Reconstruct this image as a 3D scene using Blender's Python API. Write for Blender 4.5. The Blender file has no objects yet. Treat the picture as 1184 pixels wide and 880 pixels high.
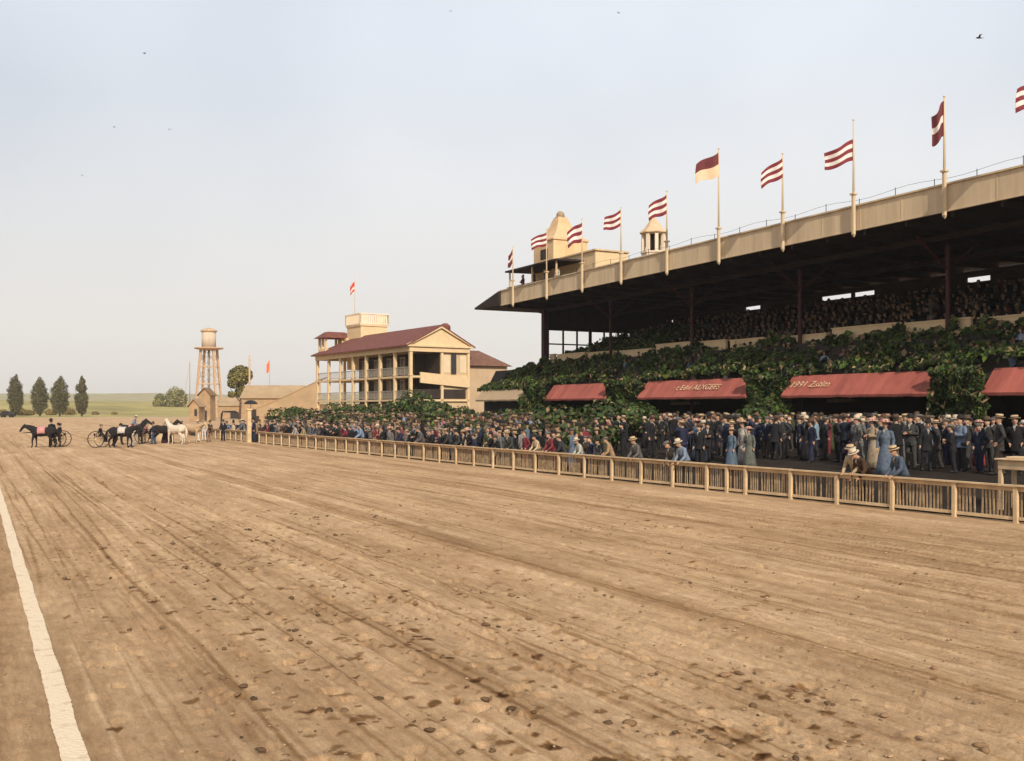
import bpy, bmesh, math, random
import numpy as np
from mathutils import Vector, Matrix, noise as mnoise

random.seed(7)
RNG = np.random.default_rng(11)
R = math.radians
SC = bpy.context.scene
COL = SC.collection

# ------------------------------------------------------------------ camera
HAZE = 0.0002
HC = 3.0                       # camera height above the track
AZ = R(28.1)                   # looks 28 degrees right of the track direction (+Y)
SA, CA = math.sin(AZ), math.cos(AZ)
FPX, CX, HY = 1165.0, 592.0, 471.0
cam_d = bpy.data.cameras.new('camera')
cam_d.sensor_width = 36.0
cam_d.lens = 36.0 * FPX / 1184.0
cam_d.shift_y = 31.0 / 1184.0
cam_d.clip_end = 20000
cam = bpy.data.objects.new('camera', cam_d)
cam.location = (0, 0, HC)
cam.rotation_euler = (R(90), 0, -AZ)
COL.objects.link(cam)
SC.camera = cam

# ------------------------------------------------------------------ sky, sun, exposure
SUN_EL, SUN_AZ = R(33), R(195)          # azimuth clockwise from +Y: behind the camera
w = bpy.data.worlds.new('World')
SC.world = w
w.use_nodes = True
nt = w.node_tree
bg = nt.nodes['Background']
sky = nt.nodes.new('ShaderNodeTexSky')
sky.sky_type = 'NISHITA'
sky.sun_disc = False
sky.sun_elevation = SUN_EL
sky.sun_rotation = SUN_AZ
sky.dust_density = 4.0
sky.air_density = 1.0
sky.ozone_density = 1.0
# thin high overcast: the sky texture is veiled by a pale haze that thickens towards the horizon
tc = nt.nodes.new('ShaderNodeTexCoord')
sep = nt.nodes.new('ShaderNodeSeparateXYZ')
nt.links.new(tc.outputs['Generated'], sep.inputs[0])
ramp = nt.nodes.new('ShaderNodeValToRGB')
ramp.color_ramp.elements[0].position = 0.0
ramp.color_ramp.elements[0].color = (8.3, 7.75, 7.0, 1)
ramp.color_ramp.elements[1].position = 0.34
ramp.color_ramp.elements[1].color = (8.5, 9.0, 9.7, 1)
nt.links.new(sep.outputs['Z'], ramp.inputs[0])
nz = nt.nodes.new('ShaderNodeTexNoise')
nz.inputs['Scale'].default_value = 1.6
nz.inputs['Detail'].default_value = 4
nt.links.new(tc.outputs['Generated'], nz.inputs['Vector'])
mr = nt.nodes.new('ShaderNodeMapRange')
mr.inputs['From Min'].default_value = 0.3
mr.inputs['From Max'].default_value = 0.7
mr.inputs['To Min'].default_value = -0.16
mr.inputs['To Max'].default_value = 0.16
nt.links.new(nz.outputs[0], mr.inputs[0])
# the veil is thicker on the sunny side (+X) than over the infield
mrx = nt.nodes.new('ShaderNodeMapRange')
mrx.inputs['From Min'].default_value = -0.25
mrx.inputs['From Max'].default_value = 0.55
mrx.inputs['To Min'].default_value = 0.55
mrx.inputs['To Max'].default_value = 0.88
nt.links.new(sep.outputs['X'], mrx.inputs[0])
addv = nt.nodes.new('ShaderNodeMath')
addv.operation = 'ADD'
addv.use_clamp = True
nt.links.new(mrx.outputs[0], addv.inputs[0])
nt.links.new(mr.outputs[0], addv.inputs[1])
mx = nt.nodes.new('ShaderNodeMixRGB')
mrh = nt.nodes.new('ShaderNodeMapRange')          # and thickest of all low over the horizon
mrh.inputs['From Max'].default_value = 0.28
mrh.inputs['To Min'].default_value = 0.40
mrh.inputs['To Max'].default_value = 0.0
nt.links.new(sep.outputs['Z'], mrh.inputs[0])
addh = nt.nodes.new('ShaderNodeMath')
addh.operation = 'ADD'
addh.use_clamp = True
nt.links.new(addv.outputs[0], addh.inputs[0])
nt.links.new(mrh.outputs[0], addh.inputs[1])
nt.links.new(addh.outputs[0], mx.inputs[0])
nt.links.new(sky.outputs[0], mx.inputs[1])
nt.links.new(ramp.outputs[0], mx.inputs[2])
nt.links.new(mx.outputs[0], bg.inputs['Color'])
bg.inputs['Strength'].default_value = 0.1

sl = bpy.data.lights.new('sun', 'SUN')
sl.energy = 4.3
sl.angle = R(0.6)
sl.color = (1.0, 0.89, 0.74)
sun = bpy.data.objects.new('sun', sl)
sdir = Vector((math.sin(SUN_AZ) * math.cos(SUN_EL), math.cos(SUN_AZ) * math.cos(SUN_EL), math.sin(SUN_EL)))
sun.rotation_euler = sdir.to_track_quat('Z', 'Y').to_euler()
sun.location = (0, 0, 60)
COL.objects.link(sun)

vs = SC.view_settings
vs.view_transform = 'Standard'
vs.look = 'None'
vs.exposure = 0.0
vs.gamma = 1.0

# ------------------------------------------------------------------ measuring helpers
def at_depth(px, py, D):
    xc, yc = (px - CX) / FPX, (HY - py) / FPX
    return Vector((D * (SA + xc * CA), D * (CA - xc * SA), HC + yc * D))
def at_ground(px, py, z=0.0):
    return at_depth(px, py, (HC - z) * FPX / (py - HY))
def at_X(px, X, py=HY):
    xc = (px - CX) / FPX
    return at_depth(px, py, X / (SA + xc * CA))
def y_at_X(px, X):
    return at_X(px, X).y
def z_at(px, py, X):
    return at_X(px, X, py).z

# ------------------------------------------------------------------ materials
MATS = {}
def mat(name, col, rough=0.85, var=0.25, scale=3.0, bump=0.0, bscale=30.0, stretch=(1, 1, 1), metal=0.0, spec=0.3):
    if name in MATS:
        return MATS[name]
    m = bpy.data.materials.new(name)
    m.use_nodes = True
    t = m.node_tree
    b = t.nodes['Principled BSDF']
    b.inputs['Roughness'].default_value = rough
    b.inputs['Metallic'].default_value = metal
    b.inputs['Specular IOR Level'].default_value = spec
    co = t.nodes.new('ShaderNodeTexCoord')
    mp = t.nodes.new('ShaderNodeMapping')
    mp.inputs['Scale'].default_value = stretch
    t.links.new(co.outputs['Object'], mp.inputs[0])
    n = t.nodes.new('ShaderNodeTexNoise')
    n.inputs['Scale'].default_value = scale
    n.inputs['Detail'].default_value = 6
    n.inputs['Roughness'].default_value = 0.65
    t.links.new(mp.outputs[0], n.inputs['Vector'])
    r = t.nodes.new('ShaderNodeValToRGB')
    lo = [max(0, c * (1 - var)) for c in col]
    hi = [min(1, c * (1 + var)) for c in col]
    r.color_ramp.elements[0].position = 0.3
    r.color_ramp.elements[0].color = (*lo, 1)
    r.color_ramp.elements[1].position = 0.7
    r.color_ramp.elements[1].color = (*hi, 1)
    t.links.new(n.outputs[0], r.inputs[0])
    t.links.new(r.outputs[0], b.inputs['Base Color'])
    if bump:
        n2 = t.nodes.new('ShaderNodeTexNoise')
        n2.inputs['Scale'].default_value = bscale
        n2.inputs['Detail'].default_value = 5
        t.links.new(mp.outputs[0], n2.inputs['Vector'])
        bp = t.nodes.new('ShaderNodeBump')
        bp.inputs['Strength'].default_value = bump
        bp.inputs['Distance'].default_value = 0.05
        t.links.new(n2.outputs[0], bp.inputs['Height'])
        t.links.new(bp.outputs[0], b.inputs['Normal'])
    MATS[name] = m
    return m

def cloth_mat(name='cloth', var=0.35):
    if name in MATS:
        return MATS[name]
    m = mat(name, (0.5, 0.5, 0.5), 0.9, var, 9.0, 0.3, 40)
    t = m.node_tree
    b = t.nodes['Principled BSDF']
    r = [n for n in t.nodes if n.type == 'VALTORGB'][0]
    r.color_ramp.elements[0].color = (1 - var, 1 - var, 1 - var, 1)
    r.color_ramp.elements[1].color = (1 + var, 1 + var, 1 + var, 1)
    oi = t.nodes.new('ShaderNodeObjectInfo')
    mul = t.nodes.new('ShaderNodeMixRGB')
    mul.blend_type = 'MULTIPLY'
    mul.inputs[0].default_value = 1
    t.links.new(oi.outputs['Color'], mul.inputs[1])
    t.links.new(r.outputs[0], mul.inputs[2])
    t.links.new(mul.outputs[0], b.inputs['Base Color'])
    return m

def attr_mat(name, rough=0.7, spec=0.25, trans=0.0):
    """colour from the point attribute 'tint' (one colour per leaf or per figure)"""
    if name in MATS:
        return MATS[name]
    m = bpy.data.materials.new(name)
    m.use_nodes = True
    t = m.node_tree
    b = t.nodes['Principled BSDF']
    b.inputs['Roughness'].default_value = rough
    b.inputs['Specular IOR Level'].default_value = spec
    a = t.nodes.new('ShaderNodeAttribute')
    a.attribute_name = 'tint'
    t.links.new(a.outputs['Color'], b.inputs['Base Color'])
    if trans:
        tr = t.nodes.new('ShaderNodeBsdfTranslucent')
        t.links.new(a.outputs['Color'], tr.inputs[0])
        ms = t.nodes.new('ShaderNodeMixShader')
        ms.inputs[0].default_value = trans
        t.links.new(b.outputs[0], ms.inputs[1])
        t.links.new(tr.outputs[0], ms.inputs[2])
        t.links.new(ms.outputs[0], t.nodes['Material Output'].inputs[0])
    MATS[name] = m
    return m

CREAM = mat('cream_paint', (0.62, 0.46, 0.27), 0.8, 0.10, 1.2, 0.1, 12)
FASCIA = mat('fascia_paint', (0.55, 0.425, 0.275), 0.8, 0.17, 1.6, 0.12, 8, (1, 1, .12))
TAN = mat('tan_wood', (0.54, 0.395, 0.235), 0.85, 0.22, 2.2, 0.3, 25)
PICKET = mat('weathered_picket', (0.34, 0.24, 0.14), 0.9, 0.45, 5.0, 0.4, 30)
SHINGLE = mat('red_shingle', (0.155, 0.055, 0.043), 0.9, 0.35, 2.5, 0.5, 6)
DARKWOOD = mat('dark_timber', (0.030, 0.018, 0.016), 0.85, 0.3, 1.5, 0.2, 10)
REDCOL = mat('oxblood_paint', (0.055, 0.016, 0.014), 0.7, 0.25, 2)
AWN = mat('red_awning', (0.35, 0.10, 0.075), 0.9, 0.28, 1.3, 0.2, 5, (.3, 1, .3))
AWNT = mat('tan_awning', (0.42, 0.30, 0.185), 0.85, 0.12, 0.9, 0.15, 3)
LETTER = mat('cream_lettering', (0.55, 0.39, 0.23), 0.85, 0.5, 9)
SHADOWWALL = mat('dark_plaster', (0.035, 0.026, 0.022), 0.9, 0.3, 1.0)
CONCRETE = mat('stand_concrete', (0.06, 0.045, 0.036), 0.95, 0.3, 0.8, 0.2, 10)
APRON = mat('apron_tarmac', (0.027, 0.021, 0.017), 0.97, 0.35, 0.5, 0.3, 20, spec=0.05)
GLASS = mat('dusk_glass', (0.02, 0.02, 0.022), 0.12, 0.2, 1.0, spec=0.6)
METAL = mat('grey_metal', (0.25, 0.22, 0.19), 0.5, 0.2, 3, metal=0.4)
STRUT = mat('rust_timber', (0.47, 0.315, 0.19), 0.8, 0.25, 2)
TANK = mat('tank_staves', (0.50, 0.41, 0.31), 0.8, 0.15, 1.0, 0.2, 4, (3, 3, .2))
BARK = mat('bark', (0.10, 0.065, 0.04), 0.95, 0.35, 4, 0.5, 15)
FLAGRED = mat('flag_red', (0.18, 0.026, 0.035), 0.85, 0.15, 3)
FLAGWHITE = mat('flag_white', (0.64, 0.59, 0.55), 0.85, 0.08, 3)
FLAGTAN = mat('flag_tan', (0.66, 0.48, 0.32), 0.85, 0.1, 3)
FLAGDARK = mat('flag_dark', (0.13, 0.03, 0.035), 0.85, 0.2, 3)
FLAGORANGE = mat('flag_orange', (0.62, 0.16, 0.06), 0.85, 0.1, 3)
SKIN = mat('skin', (0.42, 0.25, 0.165), 0.6, 0.12, 6)
EYE = mat('dark_eye', (0.03, 0.02, 0.02), 0.4, 0.1, 6)
LIP = mat('lip', (0.34, 0.12, 0.10), 0.6, 0.1, 6)
HAIR = mat('brown_hair', (0.05, 0.03, 0.018), 0.7, 0.3, 20)
SHOE = mat('black_leather', (0.016, 0.013, 0.012), 0.45, 0.2, 5)
STRAW = mat('straw', (0.42, 0.30, 0.17), 0.85, 0.15, 12)
BAND = mat('hat_band', (0.03, 0.02, 0.02), 0.7, 0.1, 5)
_lr = [n for n in LETTER.node_tree.nodes if n.type == 'VALTORGB'][0].color_ramp   # flaking paint: the awning shows through
_lr.elements[0].color = (0.35, 0.10, 0.075, 1); _lr.elements[0].position = .40
_lr.elements[1].color = (0.66, 0.50, 0.31, 1); _lr.elements[1].position = .50
CLOTH = cloth_mat()
LEAF = attr_mat('leaf', 0.65, 0.3, 0.2)
FIGURE = attr_mat('figure_cloth', 0.9, 0.2)

# ------------------------------------------------------------------ mesh builder
class MB:
    def __init__(self):
        self.v, self.f, self.m = [], [], []
        self.smooth = []
    def add(self, verts, faces, mi=0, sm=False):
        o = len(self.v)
        self.v += [tuple(p) for p in verts]
        for f in faces:
            self.f.append([i + o for i in f])
            self.m.append(mi)
            self.smooth.append(sm)
        return self
    def box(self, lo, hi, mi=0, M=None, bev=0.0):
        x0, y0, z0 = lo; x1, y1, z1 = hi
        vs_ = [(x0, y0, z0), (x1, y0, z0), (x1, y1, z0), (x0, y1, z0), (x0, y0, z1), (x1, y0, z1), (x1, y1, z1), (x0, y1, z1)]
        fs = [(0, 3, 2, 1), (4, 5, 6, 7), (0, 1, 5, 4), (1, 2, 6, 5), (2, 3, 7, 6), (3, 0, 4, 7)]
        if bev:
            bm = bmesh.new()
            bv = [bm.verts.new(p) for p in vs_]
            for f in fs: bm.faces.new([bv[i] for i in f])
            bmesh.ops.bevel(bm, geom=bm.edges[:], offset=bev, segments=1, affect='EDGES')
            bm.verts.index_update()
            vs_ = [v.co.copy() for v in bm.verts]
            fs = [[v.index for v in f.verts] for f in bm.faces]
            bm.free()
        if M is not None: vs_ = [M @ Vector(p) for p in vs_]
        return self.add(vs_, fs, mi)
    def beam(self, a, b, wd, ht=None, mi=0, up=(0, 0, 1)):
        a, b = Vector(a), Vector(b)
        ht = ht or wd
        d = (b - a).normalized()
        s = d.cross(Vector(up))
        if s.length < 1e-4: s = d.cross(Vector((0, 1, 0)))
        s.normalize()
        u = s.cross(d)
        vs_ = []
        for p in (a, b):
            for i, j in ((-1, -1), (1, -1), (1, 1), (-1, 1)):
                vs_.append(p + s * (i * wd / 2) + u * (j * ht / 2))
        return self.add(vs_, [(3, 2, 1, 0), (4, 5, 6, 7), (0, 1, 5, 4), (1, 2, 6, 5), (2, 3, 7, 6), (3, 0, 4, 7)], mi)
    def tube(self, pts, rad, n=8, mi=0, cap=True, sm=True, flat=1.0, ref=None):
        pts = [Vector(p) for p in pts]
        if not hasattr(rad, '__len__'): rad = [rad] * len(pts)
        rings, vs_, fs = [], [], []
        prev = None
        for i, p in enumerate(pts):
            d = (pts[min(i + 1, len(pts) - 1)] - pts[max(i - 1, 0)])
            d = d.normalized() if d.length > 1e-9 else Vector((0, 0, 1))
            if prev is None:
                s = d.cross(Vector(ref) if ref else Vector((0, 0, 1)))
                if s.length < 0.05: s = d.cross(Vector((1, 0, 0)))
            else:
                s = prev - d * prev.dot(d)
            s.normalize(); prev = s
            u = d.cross(s)
            for k in range(n):
                a = 2 * math.pi * k / n
                vs_.append(p + s * (math.cos(a) * rad[i]) + u * (math.sin(a) * rad[i] * flat))
        L = len(pts)
        for i in range(L - 1):
            for k in range(n):
                k2 = (k + 1) % n
                fs.append((i * n + k, i * n + k2, (i + 1) * n + k2, (i + 1) * n + k))
        if cap:
            c0, c1 = len(vs_), len(vs_) + 1
            d0 = (pts[0] - pts[1]).normalized(); d1 = (pts[-1] - pts[-2]).normalized()
            vs_.append(pts[0] + d0 * rad[0] * (0.7 if sm else 0)); vs_.append(pts[-1] + d1 * rad[-1] * (0.7 if sm else 0))
            for k in range(n):
                k2 = (k + 1) % n
                fs.append((c0, k2, k)); fs.append((c1, (L - 1) * n + k, (L - 1) * n + k2))
        return self.add(vs_, fs, mi, sm)
    def rings(self, rings, n=12, mi=0, sm=True):
        """rings: list of (centre, axisA*ra, axisB*rb)"""
        vs_, fs = [], []
        for c, a, b in rings:
            c, a, b = Vector(c), Vector(a), Vector(b)
            for k in range(n):
                t = 2 * math.pi * k / n
                vs_.append(c + a * math.cos(t) + b * math.sin(t))
        L = len(rings)
        for i in range(L - 1):
            for k in range(n):
                k2 = (k + 1) % n
                fs.append((i * n + k, i * n + k2, (i + 1) * n + k2, (i + 1) * n + k))
        c0 = len(vs_)
        vs_.append(Vector(rings[0][0])); vs_.append(Vector(rings[-1][0]))
        for k in range(n):
            k2 = (k + 1) % n
            fs.append((c0, k2, k)); fs.append((c0 + 1, (L - 1) * n + k, (L - 1) * n + k2))
        return self.add(vs_, fs, mi, sm)
    def lathe(self, prof, c=(0, 0, 0), n=16, mi=0, sm=True, rot=0.0):
        return self.rings([((c[0], c[1], c[2] + z), (r * math.cos(rot), r * math.sin(rot), 0), (-r * math.sin(rot), r * math.cos(rot), 0)) for r, z in prof], n, mi, sm)
    def prism(self, poly, axis, a, b, mi=0):
        """poly in the two other axes, extruded along axis (0,1,2) from a to b"""
        def P(q, t):
            if axis == 0: return (t, q[0], q[1])
            if axis == 1: return (q[0], t, q[1])
            return (q[0], q[1], t)
        n = len(poly)
        vs_ = [P(q, a) for q in poly] + [P(q, b) for q in poly]
        fs = [tuple(range(n))[::-1], tuple(range(n, 2 * n))]
        fs += [(i, (i + 1) % n, n + (i + 1) % n, n + i) for i in range(n)]
        return self.add(vs_, fs, mi)
    def sphere(self, c, r, n=10, mi=0, sc=(1, 1, 1)):
        prof = []
        k = max(4, n // 2 + 1)
        for i in range(k + 1):
            a = math.pi * i / k
            prof.append((max(1e-4, math.sin(a)), -math.cos(a)))
        return self.rings([((c[0], c[1], c[2] + z * r * sc[2]), (q * r * sc[0], 0, 0), (0, q * r * sc[1], 0)) for q, z in prof], n, mi, True)
    def mesh(self, name, mats):
        me = bpy.data.meshes.new(name)
        me.from_pydata(self.v, [], self.f)
        for mm in (mats if isinstance(mats, (list, tuple)) else [mats]): me.materials.append(mm)
        me.polygons.foreach_set('material_index', self.m)
        me.polygons.foreach_set('use_smooth', self.smooth)
        me.update()
        bm = bmesh.new(); bm.from_mesh(me)
        bmesh.ops.recalc_face_normals(bm, faces=bm.faces[:])
        bm.to_mesh(me); bm.free()
        return me
    def build(self, name, mats, parent=None, loc=None, rz=0.0):
        o = bpy.data.objects.new(name, self.mesh(name, mats))
        COL.objects.link(o)
        if parent is not None: o.parent = parent
        if loc is not None: o.location = loc
        o.rotation_euler = (0, 0, rz)
        return o

def tag(o, label=None, cat=None, group=None, kind=None):
    if label: o['label'] = label
    if cat: o['category'] = cat
    if group: o['group'] = group
    if kind: o['kind'] = kind
    return o
def empty(name, loc=(0, 0, 0), rz=0.0, label=None, cat=None, group=None):
    o = bpy.data.objects.new(name, None)
    o.empty_display_size = 0.2
    COL.objects.link(o)
    o.location = loc
    o.rotation_euler = (0, 0, rz)
    return tag(o, label, cat, group)
def kids(o):
    return [c for c in bpy.data.objects if c.parent == o]
CH = {}
def copy_tree(o, children_of, parent=None):
    c = o.copy()
    COL.objects.link(c)
    c.parent = parent
    for ch in children_of.get(o.name, []):
        copy_tree(ch, children_of, c)
    return c
def link_mesh(name, me, parent=None, loc=None, rz=0):
    o = bpy.data.objects.new(name, me)
    COL.objects.link(o)
    if parent is not None: o.parent = parent
    if loc is not None: o.location = loc
    o.rotation_euler = (0, 0, rz)
    return o

# value noise on numpy arrays
_T = RNG.random((256, 256))
def vn(x, y, s=0):
    x = x + 37.3 * s; y = y + 91.7 * s
    xi, yi = np.floor(x).astype(np.int64), np.floor(y).astype(np.int64)
    fx, fy = x - xi, y - yi
    fx = fx * fx * (3 - 2 * fx); fy = fy * fy * (3 - 2 * fy)
    a, b = xi & 255, yi & 255
    a1, b1 = (a + 1) & 255, (b + 1) & 255
    return (_T[a, b] * (1 - fx) + _T[a1, b] * fx) * (1 - fy) + (_T[a, b1] * (1 - fx) + _T[a1, b1] * fx) * fy - 0.5

def np_mesh(name, V, F, mats, smooth=False):
    """V (n,3), F (m,k) numpy"""
    me = bpy.data.meshes.new(name)
    V = np.asarray(V, np.float32); F = np.asarray(F, np.int32)
    m, k = F.shape
    me.vertices.add(len(V)); me.vertices.foreach_set('co', V.ravel())
    me.loops.add(m * k); me.loops.foreach_set('vertex_index', F.ravel())
    me.polygons.add(m)
    me.polygons.foreach_set('loop_start', np.arange(0, m * k, k, dtype=np.int32))
    me.polygons.foreach_set('loop_total', np.full(m, k, np.int32))
    if smooth: me.polygons.foreach_set('use_smooth', np.ones(m, bool))
    for mm in mats: me.materials.append(mm)
    me.update(calc_edges=True)
    me.validate()
    return me

def leaf_mesh(name, C, N, size, tint, aspect=0.55, mats=None):
    """one small folded leaf per centre C, facing roughly N"""
    n = len(C)
    N = N / np.maximum(1e-6, np.linalg.norm(N, axis=1, keepdims=True))
    T = RNG.normal(size=(n, 3))
    T[:, 2] -= 0.4
    T -= N * (T * N).sum(1, keepdims=True)
    T /= np.maximum(1e-6, np.linalg.norm(T, axis=1, keepdims=True))
    B = np.cross(N, T)
    s = size[:, None]
    V = np.empty((n, 4, 3))
    V[:, 0] = C - T * s * 0.5
    V[:, 1] = C + B * s * aspect * 0.5 + N * s * 0.14
    V[:, 2] = C + T * s * 0.5 - N * s * 0.08
    V[:, 3] = C - B * s * aspect * 0.5 + N * s * 0.14
    F = np.arange(4 * n).reshape(n, 4)
    tri = np.concatenate([F[:, [0, 1, 2]], F[:, [0, 2, 3]]])
    me = np_mesh(name, V.reshape(-1, 3), tri, mats or [LEAF])
    at = me.color_attributes.new('tint', 'FLOAT_COLOR', 'POINT')
    c4 = np.ones((n, 4, 4), np.float32)
    c4[:, :, :3] = tint[:, None, :]
    at.data.foreach_set('color', c4.ravel())
    return me
def leaf_tints(n, base=(0.035, 0.075, 0.022), var=0.5, tan=0.0, yel=0.1):
    b = np.array(base)
    t = b * (1 + var * RNG.uniform(-1, 1, (n, 1))) * (1 + 0.15 * RNG.uniform(-1, 1, (n, 3)))
    k = RNG.random(n)
    t[k < yel] *= np.array([1.75, 1.6, 1.0])
    t[k > 1 - tan] = np.array([0.30, 0.20, 0.11]) * RNG.uniform(0.5, 1.3, (int((k > 1 - tan).sum()), 1))
    return np.clip(t, 0.004, 0.8)

# ================================================================== GROUND
FENCE_A, FENCE_B = at_X(1184, 24.05), at_X(300, 21.2)
def fence_x(y):
    t = (y - FENCE_A.y) / (FENCE_B.y - FENCE_A.y)
    return FENCE_A.x + (FENCE_B.x - FENCE_A.x) * t

_T1 = RNG.random((64, 512))
def vn1(t, s=0):
    s = int(abs(s) * 7.3) % 64
    t = t + 11.7 * s
    i = np.floor(t).astype(np.int64); f = t - i
    f = f * f * (3 - 2 * f)
    return _T1[s, i & 511] * (1 - f) + _T1[s, (i + 1) & 511] * f - 0.5
def build_ground():
    az_f = np.radians(np.arange(28.1 - 50, 28.1 + 50, 0.0625))
    az_c = np.radians(np.arange(28.1 + 50, 28.1 + 310, 2.5))
    az = np.concatenate([az_f, az_c])
    r1 = np.concatenate([np.linspace(0.5, 4, 8)[:-1], 4 * (150 / 4) ** (np.arange(900) / 900), 150 * (330 / 150) ** (np.arange(41) / 40)])
    A, Rr = np.meshgrid(az, r1)
    X, Y = Rr * np.sin(A), Rr * np.cos(A)
    fade = np.clip((140 - Rr) / 90, 0, 1)
    h = 0.03 * vn(X * 0.35, Y * 0.12, 1) + 0.02 * vn(X * 1.1, Y * 0.45, 2)
    xw = X + 0.25 * vn(X * 0.05, Y * 0.06, 3) + 0.05 * vn(X * 0.2, Y * 0.35, 4)
    patch = np.clip(vn(X * 0.22, Y * 0.06, 5) * 3 + 0.55, 0, 1)
    h += 0.020 * vn(xw * 3.1, Y * 0.09, 6)
    h += patch * (0.016 * vn(xw * 7.0, Y * 0.12, 7) + 0.012 * vn(xw * 15.0, Y * 0.25, 8))
    # wheel and harrow ruts along the track
    ruts = [(8.95, .07, .030), (9.95, .08, .030), (9.25, .05, .025), (4.1, .06, .03), (4.45, .05, .025), (12.4, .07, .035), (13.0, .06, .03), (2.4, .06, .028), (3.1, .05, .025)]
    rr = random.Random(5)
    for k in range(70):
        ruts.append((rr.uniform(-3, 21.5), rr.uniform(.025, .07), rr.uniform(.010, .032)))
    for i, (rx, rw, rd) in enumerate(ruts):
        wob = rr.uniform(.1, .5)
        sel = np.nonzero((np.abs(X - rx) < 1.9) & (np.abs(Y) < 150))
        Ys = Y[sel]
        cx = rx + wob * vn1(Ys * 0.035, i) + 0.03 * vn1(Ys * 0.6, i + 3) + (rr.uniform(-.008, .008) * Ys)
        on = np.clip(vn1(Ys * 0.07, i + 9) * 5 + (0.9 if i < 9 else 0.4), 0, 1)
        d = np.abs(X[sel] - cx)
        h[sel] += on * (-rd * np.exp(-(d / rw) ** 2) + 0.45 * rd * np.exp(-((d - 2.0 * rw) / rw) ** 2))
    # clods
    near = np.clip((60 - Rr) / 30, 0, 1)
    h += near * (0.016 * vn(X * 7, Y * 6, 12) + 0.014 * vn(X * 17, Y * 15, 13) * (0.4 + patch) + 0.009 * vn(X * 36, Y * 32, 14) * np.clip((30 - Rr) / 15, 0, 1))
    cl = np.clip(vn(X * 11, Y * 10, 16) - 0.27, 0, 1)
    h += near * 0.16 * cl * np.clip(vn(X * .5, Y * .3, 17) * 2 + .5, 0, 1)
    h *= fade
    # hoof prints: pits with a pushed-up rim
    lr0 = math.log(4.0); dl = math.log(150 / 4) / 900
    def press(px, py, a, lx, ly, dep):
        r = math.hypot(px, py); th = math.atan2(px, py)
        if r < 4.6 or r > 90: return
        ci = int(round(7 + (math.log(r) - lr0) / dl)); cj = int(round((th - az_f[0]) / math.radians(0.0625)))
        wi = int(0.5 / (r * dl)) + 3; wj = int(0.5 / (r * math.radians(0.0625))) + 3
        i0, i1, j0, j1 = max(0, ci - wi), ci + wi, max(0, cj - wj), min(len(az_f), cj + wj)
        if j1 - j0 < 2: return
        dx, dy = X[i0:i1, j0:j1] - px, Y[i0:i1, j0:j1] - py
        ca, sa = math.cos(a), math.sin(a)
        u, v = (dx * ca + dy * sa) / lx, (-dx * sa + dy * ca) / ly
        q = np.sqrt(u * u + v * v) * (1 + 0.35 * vn(dx * 14, dy * 14, px))
        pit = np.clip((1.15 - q) / 0.5, 0, 1); pit = pit * pit * (3 - 2 * pit)
        h[i0:i1, j0:j1] += dep * (-pit + 0.22 * np.exp(-((q - 1.45) / 0.35) ** 2) * (0.6 + 0.8 * (v > 0)))
    for k in range(1500):
        m = rr.random()
        if m < 0.62:                # the well trodden strip nearer the rail we stand at
            px = rr.gauss(5.0, 2.2); py = 5.5 + 32 * rr.random() ** 1.4
        elif m < 0.85:
            px = rr.gauss(14, 3.5); py = 8 + 40 * rr.random() ** 1.3
        else:
            px = rr.uniform(0, 21); py = rr.uniform(6, 75)
        if px < 1.0 or px > 21.5: continue
        big = rr.random()
        s = 0.45 + 0.75 * big
        press(px, py, rr.gauss(0, .5), .085 * s, .11 * s, rr.uniform(.012, .040) * (0.5 + 0.6 * big))
    soil_shade = np.ones_like(h)
    # rut shade and damp earth painted as thin dark lines, plus pale scraped bands
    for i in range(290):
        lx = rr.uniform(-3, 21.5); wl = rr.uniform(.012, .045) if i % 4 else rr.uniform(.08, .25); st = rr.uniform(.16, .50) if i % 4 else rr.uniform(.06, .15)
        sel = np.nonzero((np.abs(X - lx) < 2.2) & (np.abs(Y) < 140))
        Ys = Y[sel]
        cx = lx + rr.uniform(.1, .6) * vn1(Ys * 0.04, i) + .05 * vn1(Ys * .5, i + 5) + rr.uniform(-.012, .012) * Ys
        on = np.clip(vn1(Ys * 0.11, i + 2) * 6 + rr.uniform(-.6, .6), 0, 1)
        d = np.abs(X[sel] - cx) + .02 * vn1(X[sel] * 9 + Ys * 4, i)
        soil_shade[sel] *= 1 - st * on * np.clip(1.3 - d / wl, 0, 1) * (-.55 if i % 5 == 1 else 1)
    for lx, wl, k_ in ((8.93, .11, .24), (9.98, .10, .20), (9.45, .36, -.20), (13.2, .3, .08), (5.6, .4, .07), (16.5, .5, -.12), (19.5, .8, -.14), (-1.0, .9, -.14)):
        sel = np.nonzero((np.abs(X - lx) < 2.5) & (np.abs(Y) < 250))
        Ys = Y[sel]
        cx = lx + .15 * vn1(Ys * .06, lx)
        d = np.abs(X[sel] - cx) + .10 * vn(X[sel] * 3, Ys * .8, 45)
        soil_shade[sel] *= 1 + k_ * np.clip(1.5 - d / wl, 0, 1) * np.clip(vn1(Ys * .05, lx + 1) * 2 + .9, 0, 1)
    def pit_blot(px, py, a, lx, ly, st):  # dark blot: hoof-pit shade and dug damp earth painted into the colour
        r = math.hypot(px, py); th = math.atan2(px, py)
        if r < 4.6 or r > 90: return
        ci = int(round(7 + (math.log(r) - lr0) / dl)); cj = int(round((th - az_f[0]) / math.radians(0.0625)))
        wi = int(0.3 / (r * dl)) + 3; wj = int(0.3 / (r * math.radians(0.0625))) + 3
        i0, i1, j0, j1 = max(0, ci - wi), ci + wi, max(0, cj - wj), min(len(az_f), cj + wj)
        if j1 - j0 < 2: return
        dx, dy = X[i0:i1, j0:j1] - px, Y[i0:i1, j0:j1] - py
        ca, sa = math.cos(a), math.sin(a)
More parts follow.
